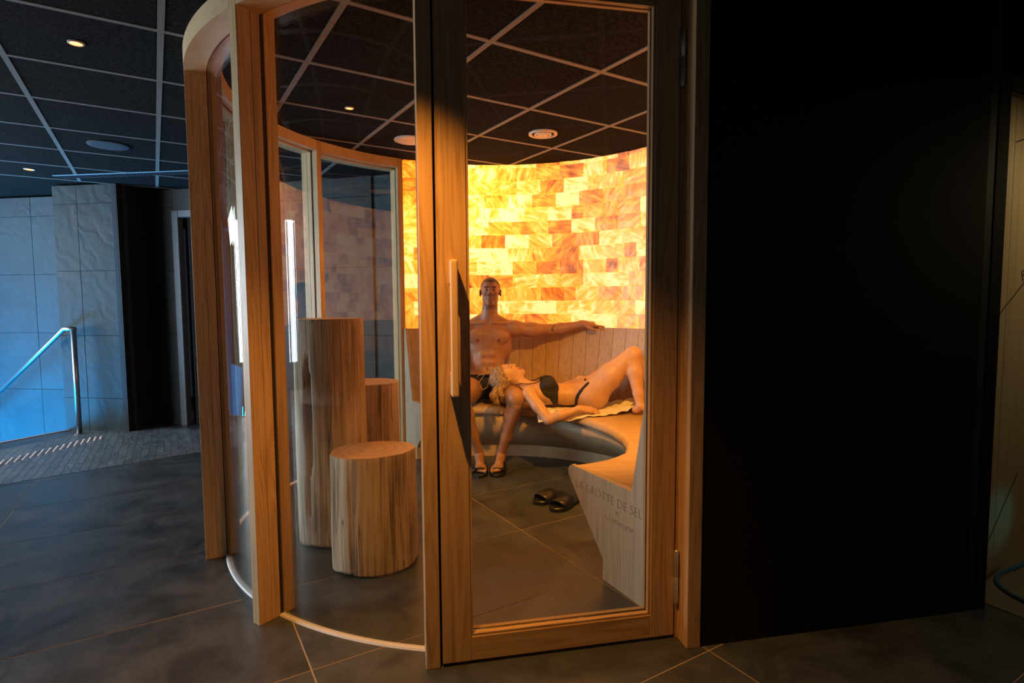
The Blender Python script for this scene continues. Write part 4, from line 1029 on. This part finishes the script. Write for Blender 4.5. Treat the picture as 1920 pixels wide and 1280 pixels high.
G.chain([(-.12, 4.11, .60), (-.15, 4.10, .57), (-.155, 4.10, .535)], [.022, .018, .006], .01)
G.chain([(-.09, 4.105, .605), (-.075, 4.095, .565), (-.08, 4.09, .535)], [.02, .02, .006], .01)
stv = .0022 * np.sin((dd(wu) + .35 * np.abs(dd(ws))) * 430 + np.sin(dd(wf) * 22 + dd(wu) * 30) * 1.6); G.f = (G.f + stv).astype(np.float32)
wom_kids.append(net('hair', G.f, G, M['hairw'], wom))
tv = []
for i in range(13): a = 2 * math.pi * i / 12; tv.append((kp[0] - .012 + .024 * math.cos(a) * .5, kp[1] - .008 + .026 * math.sin(a), kp[2] - .016 + .024 * math.cos(a)))
wom_kids.append(tube('hair_tie', tv, .005, M['cord'], wom, 6))
er = wp(.075 if ws[1] < 0 else -.075, -.002, -.050)
tv = [(er[0] + .009 * math.cos(2 * math.pi * i / 12), er[1] - .004, er[2] - .008 + .009 * math.sin(2 * math.pi * i / 12)) for i in range(13)]
wom_kids.append(tube('earring', tv, .0016, M['gold'], wom, 5))
for root, kids in ((man, man_kids), (wom, wom_kids)):
    inv = Matrix.Translation(-Vector(root.location))
    for o in kids: o.matrix_parent_inverse = inv

# ---------------- towel under her
nx, ny = 90, 40; V = []; Fc = []
rnd = random.Random(5)
for i in range(nx + 1):
    for j in range(ny + 1):
        s, t = i / nx, j / ny; x = .18 + .74 * s; yf = 3.90 + .0 * s
        dirr = Vector((x - OX, 0)); 
        y = 3.875 + .46 * t - .05 * math.sin(s * 3) + .03 * math.sin(s * 9) * (1 - t) + (.06 * s if t < .4 else .0)
        d = math.degrees(math.atan2(y - OY, x - OX)); r = math.hypot(x - OX, y - OY); edge = rn(d) + .03
        z = SZ + .006
        fold = max(0, (s - .62) / .38); z += fold * (.030 * abs(math.sin(s * 26 + t * 5)) + .018 * abs(math.sin(t * 14 + s * 9))) + .004 * math.sin(s * 31 + t * 8) ** 2
        if r < edge: z -= min(.05, (edge - r) * .5); 
        V.append((x, y + fold * .03 * math.sin(s * 22), z))
for i in range(nx):
    for j in range(ny): a = i * (ny + 1) + j; Fc.append((a, a + ny + 1, a + ny + 2, a + 1))
tw_ = mk('towel', V, Fc, M['towel'], smooth=True, label='crumpled white towel on the bench under the lying woman', cat='towel')
md = tw_.modifiers.new('thick', 'SOLIDIFY'); md.thickness = .006; md.offset = 1

# ---------------- blue hose on the shower floor
hp2 = [(2.60, 2.66), (2.50, 2.62), (2.36, 2.545), (2.24, 2.49), (2.165, 2.43), (2.125, 2.36), (2.115, 2.30), (2.12, 2.24), (2.13, 2.18), (2.15, 2.10), (2.16, 2.02)]
pts = []
for i in range(len(hp2) - 1):
    for k in range(3):
        t = k / 3; p0 = hp2[max(i - 1, 0)]; p1 = hp2[i]; p2 = hp2[i + 1]; p3 = hp2[min(i + 2, len(hp2) - 1)]
        pts.append(tuple(.5 * ((2 * p1[q]) + (-p0[q] + p2[q]) * t + (2 * p0[q] - 5 * p1[q] + 4 * p2[q] - p3[q]) * t * t + (-p0[q] + 3 * p1[q] - 3 * p2[q] + p3[q]) * t ** 3) for q in (0, 1)) + (.018,))
tube('hose', [(x - .025, y, z - .008) for x, y, z in pts], .009, M['hose'], None, 12, label='blue rubber hose looped on the shower floor at the right edge', cat='hose')
print('bricks', nb_)
